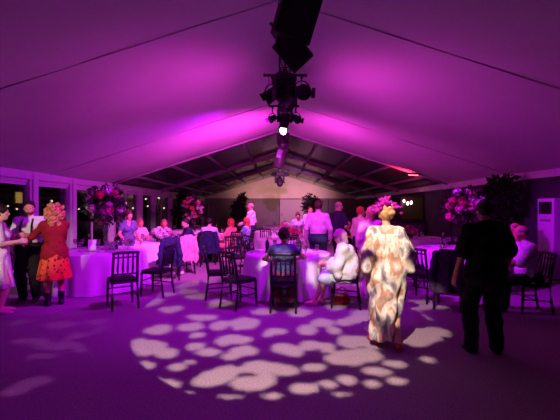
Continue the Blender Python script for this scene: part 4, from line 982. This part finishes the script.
person('seated woman in coral pink dress at the table left of the aisle', (-1.50, 10.98, 0), -60, 1.66, 'f', vox=0.011, skin=SK2, hands=((-0.1, 0.33, 0.80), (0.1, 0.33, 0.80)), outfit=(('dress_top', noisy('coral_dress', (0.75, 0.22, 0.24), (0.82, 0.30, 0.30), 12, 0.8), {'sleeve': 1.2, 'collar': False}), ('skirt', noisy('coral_dress', (0.75, 0.2, 0.2), (0.8, 0.3, 0.3), 12), {'drop': 0.6}), ('shoes', SHOE_P), ('hair', noisy('red_hair', (0.35, 0.05, 0.03), (0.5, 0.1, 0.06), 60), {'style': 'bob'})), **SITF)
person('seated woman in blue print top next to the woman in coral', (-1.12, 11.70, 0), -78, 1.68, 'f', vox=0.011, skin=SK2, hands=((-0.1, 0.33, 0.80), (0.1, 0.33, 0.80)), outfit=(('dress_top', noisy('blue_print', (0.05, 0.12, 0.35), (0.35, 0.45, 0.7), 22, 0.8, tex='voronoi', lo=0.2, hi=0.5), {'sleeve': 0.7, 'collar': False}), ('skirt', NVY, {}), ('shoes', SHOE_B), ('hair', noisy('red_hair', (0.35, 0.05, 0.03), (0.5, 0.1, 0.06), 60), {'style': 'long'})), **SITF)
person('standing balding man in white shirt and dark trousers before the dark tree', (-0.96, 12.3, 0), -75, 1.78, 'm', hyaw=-10, hands=((-0.16, 0.30, 1.05), (0.25, 0.16, 0.98)), vox=0.011, skin=SK2, outfit=(('shirt', WS, {}), ('trousers', NVY), ('shoes', SHOE_B), ('hair', GYH, {'style': 'bald', 'inf': 0.006})))

# centre
person('seated woman in blue sleeveless dress with dark updo, back to the camera', (0.06, 5.86, 0), 3, 1.66, 'f', 'sit', vox=0.009, lean=10, face=False, hands=((-0.24, 0.36, 0.74), (0.22, 0.38, 0.80)), elbows=((-1, -0.3, -0.3), (1, -0.3, -0.3)), feet=((-0.10, 0.24, 0.085), (0.10, 0.20, 0.085)), skin=SK2,
       outfit=(('dress_top', noisy('steel_blue_dress', (0.04, 0.05, 0.13), (0.07, 0.09, 0.18), 14, 0.8), {'sleeve': 0.35, 'collar': False}), ('skirt', noisy('wine_skirt', (0.16, 0.03, 0.05), (0.22, 0.05, 0.07), 14, 0.8), {'drop': 0.75}), ('shoes', SHOE_B), ('hair', DKH, {'style': 'updo', 'inf': 0.02})))
AQUA = noisy('pale_aqua_dress', (0.46, 0.60, 0.66), (0.60, 0.70, 0.74), 8, 0.7)
person('seated barefoot woman in white shawl with pink bobbed hair, facing left', (1.06, 6.05, 0), 281, 1.64, 'f', 'sit', vox=0.009, lean=14, hyaw=25, hpitch=-6, hands=((-0.14, 0.36, 0.72), (0.16, 0.34, 0.72)), feet=((-0.10, 0.52, 0.10), (0.06, 0.42, 0.085)), skin=SK1,
       outfit=(('dress_top', AQUA, {'sleeve': 0.4, 'collar': False}), ('skirt', AQUA, {'drop': 0.02}), ('shawl', noisy('white_shawl_wool', (0.74, 0.74, 0.70), (0.82, 0.82, 0.78), 10, 0.9), {'upto': 1.5}), ('hair', noisy('fair_bob', (0.48, 0.26, 0.30), (0.60, 0.36, 0.40), 60, 0.5), {'style': 'bob', 'inf': 0.018})))
person('tall man in pink shirt and navy trousers with back to the camera', (0.86, 8.35, 0), 6, 1.77, 'm', vox=0.010, face=False, bulk=1.05, hands=((-0.27, 0.08, 0.90), (0.27, 0.10, 0.90)), outfit=(('shirt', noisy('pink_shirt', (0.70, 0.48, 0.66), (0.76, 0.54, 0.72), 12, 0.8), {'inf': 0.013}), ('trousers', NVY), ('shoes', SHOE_B), ('hair', BRH, {'style': 'short'})))
person('short haired woman in grey blue dress standing in the middle background', (0.55, 11.5, 0), 176, 1.48, 'f', vox=0.011, skin=SK2, hpitch=-15, hands=((-0.2, 0.2, 0.95), (0.2, 0.2, 0.95)), outfit=(('dress_top', noisy('grey_blue', (0.28, 0.28, 0.42), (0.36, 0.36, 0.5), 12, 0.8), {'sleeve': 0.5, 'collar': False}), ('skirt', noisy('mauve_print', (0.4, 0.3, 0.42), (0.6, 0.5, 0.6), 16, 0.8), {'z': 0.45, 'flare': 0.03}), ('shoes', SHOE_B), ('hair', BRH, {'style': 'updo'})))
person('man in white shirt in the background left of the pink-shirted man', (1.02, 12.6, 0), 160, 1.66, 'm', vox=0.011, skin=SK2, outfit=(('shirt', WS, {}), ('trousers', BLK), ('shoes', SHOE_B), ('hair', BRH, {'style': 'short'})))
person('bald man in navy polo shirt standing right of the pink-shirted man', (1.45, 9.3, 0), 55, 1.78, 'm', vox=0.010, skin=SK2, hyaw=20, hpitch=-14, bulk=1.06, hands=((-0.2, 0.22, 1.0), (0.26, 0.20, 0.98)), outfit=(('shirt', noisy('navy_polo', (0.02, 0.015, 0.045), (0.03, 0.022, 0.065), 30, 0.9), {'sleeve': 0.75, 'flare': 0.012}), ('trousers', BLK), ('shoes', SHOE_B), ('hair', GYH, {'style': 'bald', 'inf': 0.005})))
person('seated dark haired woman in black top behind the navy polo man', (2.05, 11.1, 0), 215, 1.66, 'f', 'sit', vox=0.011, skin=SK2, hands=((-0.1, 0.33, 0.80), (0.1, 0.33, 0.80)), outfit=(('dress_top', BLK, {'sleeve': 0.5, 'collar': False}), ('skirt', BLK, {}), ('shoes', SHOE_B), ('hair', DKH, {'style': 'long'})))
person('man with red hair in cream jacket behind the woman in the pink tunic', (1.84, 8.5, 0), 60, 1.64, 'm', vox=0.011, skin=SK2, hyaw=10, outfit=(('jacket', noisy('cream_jacket', (0.62, 0.42, 0.40), (0.70, 0.50, 0.46), 12, 0.8), {'inf': 0.02}), ('trousers', BLK), ('shoes', SHOE_B), ('hair', noisy('red_hair', (0.35, 0.05, 0.03), (0.5, 0.1, 0.06), 60), {'style': 'short'})))
PKT = noisy('pink_tunic', (0.78, 0.32, 0.58), (0.84, 0.40, 0.66), 12, 0.8)
person('person in loose pink tunic and trousers with short fair hair, back turned', (1.66, 6.75, 0), 8, 1.63, 'f', vox=0.010, face=False, skin=SK2, bulk=1.08, outfit=(('shirt', PKT, {'inf': 0.028, 'sleeve': 1.5, 'hem': 0.72, 'flare': 0.02}), ('trousers', PKT, {'flare': 0.03}), ('shoes', SHOE_P), ('hair', BLH, {'style': 'bob'})))
# hero: woman in floral robe walking away
person('woman in floral cream robe with magenta feather fascinator walking away', (1.225, 4.28, 0), -4, 1.65, 'f', vox=0.0085, face=False, bulk=1.0, elbows=((-0.3, -1, -0.5), (0.3, -1, -0.5)), hands=((-0.31, 0.06, 0.96), (0.29, 0.08, 0.95)), feet=((-0.10, 0.12, 0.085), (0.09, -0.16, 0.13)), skin=SK1,
       outfit=(('robe', FLOR), ('shoes', SHOE_R, {'heel': True}), ('hair', noisy('honey_hair', (0.50, 0.26, 0.10), (0.72, 0.45, 0.22), 40, 0.5), {'style': 'updo', 'inf': 0.018}), ('fascinator', noisy('magenta_feather', (0.36, 0.0, 0.33), (0.50, 0.01, 0.46), 30, 0.8))))
# right
person('man in black shirt and black trousers in shadow, back to the camera', (2.26, 4.08, 0), 2, 1.70, 'm', vox=0.009, face=False, bulk=1.12, hands=((-0.33, 0.04, 0.80), (0.30, 0.16, 0.92)), feet=((-0.14, 0.02, 0.085), (0.13, 0.0, 0.085)), skin=SK2,
       outfit=(('shirt', BLK, {'sleeve': 0.85, 'inf': 0.024, 'flare': 0.02, 'hem': 0.84}), ('trousers', BLK2, {'flare': 0.02}), ('shoes', SHOE_B), ('hair', DKH, {'style': 'short'})))
person('seated balding man in pale patterned shirt on the right, facing left', (3.80, 5.75, 0), 278, 1.74, 'm', 'sit', vox=0.009, lean=10, hyaw=15, skin=SK2, bulk=1.06, hands=((-0.14, 0.40, 0.78), (0.10, 0.36, 0.74)), feet=((-0.10, 0.36, 0.085), (0.10, 0.44, 0.085)),
       outfit=(('shirt', noisy('patterned_shirt', (0.42, 0.34, 0.50), (0.74, 0.70, 0.78), 26, 0.8, tex='voronoi', lo=0.15, hi=0.5), {'sleeve': 1.1, 'inf': 0.02, 'hem': 0.47}), ('trousers', BLK), ('shoes', mat('brown_red_shoe', (0.30, 0.03, 0.02), 0.4)), ('hair', GYH, {'style': 'bald', 'inf': 0.006})))
person('seated man in dark suit with ruddy face behind the man in the patterned shirt', (4.80, 7.65, 0), 262, 1.68, 'm', 'sit', vox=0.010, skin=SK2, hyaw=30, hands=((-0.1, 0.36, 0.80), (0.1, 0.36, 0.80)), outfit=(('jacket', BLK, {'inf': 0.022}), ('trousers', BLK), ('shoes', SHOE_B), ('hair', DKH, {'style': 'bald', 'inf': 0.006})))

# red handbag under the white-shawl woman's chair
t = thing('handbag', 'small dark red handbag on the floor under the shawl woman\'s chair', 'bag', (1.02, 6.15, 0.0), R(15))
S = SDF(); S.cone((-0.10, 0, 0.06), (0.10, 0, 0.06), 0.058, k=0.03); S.cone((-0.08, 0, 0.14), (0.08, 0, 0.14), 0.045, k=0.04); sdf_obj('body', S, 0.01, mat('red_leather', (0.35, 0.01, 0.02), 0.4), t)
bm = BM(); tube(bm, [(-0.08, 0, 0.17), (-0.06, 0, 0.26), (0, 0, 0.29), (0.06, 0, 0.26), (0.08, 0, 0.17)], 0.008, 6); obj('handle', bm, mat('red_leather', (0.35, 0.01, 0.02), 0.4), t, True)

# ------------------------------------------------------------------ along the walls
# air conditioner
t = thing('air_conditioner', 'tall white floor-standing air conditioner against the right wall', 'air conditioner', (6.19, 8.45, 0), R(-90))
bm = BM(); box(bm, (0, 0, 0.92), (0.52, 0.30, 1.80), None, 0.02); obj('cabinet', bm, M_white, t)
bm = BM(); box(bm, (0, -0.151, 1.60), (0.40, 0.012, 0.28), None, 0.004); gr = obj('outlet_grille', bm, M_black, t)
bm = BM()
for i in range(6): box(bm, (0, -0.160, 1.49+0.044*i), (0.39, 0.012, 0.008), Matrix.Rotation(R(25), 3, 'X'))
obj('slat', bm, M_black, gr)
bm = BM(); box(bm, (0, -0.152, 1.32), (0.34, 0.008, 0.05), None, 0.003); obj('control_panel', bm, mat('grey_panel', (0.25, 0.25, 0.27), 0.4), t)
bm = BM(); box(bm, (0, -0.152, 0.36), (0.42, 0.010, 0.5), None, 0.004); obj('intake_panel', bm, mat('offwhite_panel', (0.62, 0.62, 0.62), 0.5), t)
bm = BM(); box(bm, (0, 0, 0.012), (0.50, 0.28, 0.025)); obj('plinth', bm, M_black, t)
# bar counter with dark screen
t = thing('bar_counter', 'plain dark bar counter at far right below the screen', 'counter', (5.62, 16.3, 0))
bm = BM(); box(bm, (0, 0, 0.48), (1.25, 0.6, 0.96), None, 0.01); obj('body', bm, noisy('counter_front', (0.10, 0.07, 0.13), (0.12, 0.09, 0.15), 4, 0.6), t)
bm = BM(); box(bm, (0, -0.03, 0.98), (1.32, 0.70, 0.04), None, 0.008); obj('worktop', bm, M_black, t)
t = thing('display_screen', 'large dark olive screen standing on the bar counter', 'screen', (5.82, 16.35, 1.0))
bm = BM(); box(bm, (0, 0, 0.60), (1.02, 0.07, 1.06), None, 0.01); obj('frame', bm, M_black, t)
bm = BM(); box(bm, (0, -0.040, 0.60), (0.92, 0.008, 0.96)); obj('panel', bm, mat('screen_face', (0.03, 0.03, 0.012), 0.3, emit=(0.020, 0.022, 0.004), es=0.12), t)
bm = BM(); box(bm, (0, 0, 0.02), (0.5, 0.24, 0.04), None, 0.008); box(bm, (0, 0, 0.05), (0.10, 0.06, 0.1)); obj('stand', bm, M_black, t)
M_sc = mat('sconce_glow', (1, 0.8, 0.8), 0.4, emit=(1.0, 0.55, 0.68), es=9)
t = thing('table_lamp', 'lamp with three small glowing bulbs beside the dark screen', 'lamp', (5.50, 15.98, 1.0))
bm = BM(); lathe(bm, [(0.09, 0), (0.09, 0.02), (0.02, 0.04), (0.015, 0.7), (0.02, 0.72)], 14); obj('base', bm, M_black, t, True)
for x, z, r in ((-0.16, 0.86, 0.055), (0.0, 0.80, 0.06), (0.15, 0.83, 0.062)):
    bm = BM(); tube(bm, [(0, 0, 0.70), (x*0.7, 0, 0.70), (x, 0, z-0.05)], 0.01, 6); ao = obj('arm', bm, M_black, t, True)
    bm = BM(); ball(bm, (x, 0, z+(0.05 if x < 0 else 0)), r, 2, (0.8, 0.8, 1.25)); obj('bulb', bm, M_sc, ao, True)
# potted trees
tree(-2.15, 20.0, 2.45, 'tall dark potted tree behind the balding man in white shirt', 31, (0.45, 0.45, 0.85), 2200)
tree(1.45, 20.0, 2.40, 'dark leaning potted tree behind the man in pink shirt', 32, (0.6, 0.5, 0.6), 1500, 0.25)
tree(5.62, 9.55, 2.62, 'large dark potted tree beside the air conditioner on the right', 33, (0.50, 0.50, 1.15), 3600)
tree(-5.35, 20.8, 2.7, 'dark potted tree behind the far left flowers', 34, (0.7, 0.6, 1.1), 2600)
# loudspeaker on a stand by the left of the gable
t = thing('speaker_stand', 'black loudspeaker stand at the far left end of the tent', 'stand', (-4.2, 20.5, 0))
bm = BM(); bar(bm, (0, 0, 0.05), (0, 0, 1.12), 0.02); obj('pole', bm, M_black, t)
for a in range(3):
    bm = BM(); bar(bm, (0, 0, 0.45), (0.4*math.cos(a*2.1), 0.4*math.sin(a*2.1), 0.01), 0.012); obj('leg', bm, M_black, t)
sp = speaker((-4.2, 20.5, 1.12+0.33), (0, 0, 0), 1.0, 'black loudspeaker on a stand at the far left end'); del sp['group']
# extra guests' table lamp glow is left to the rig
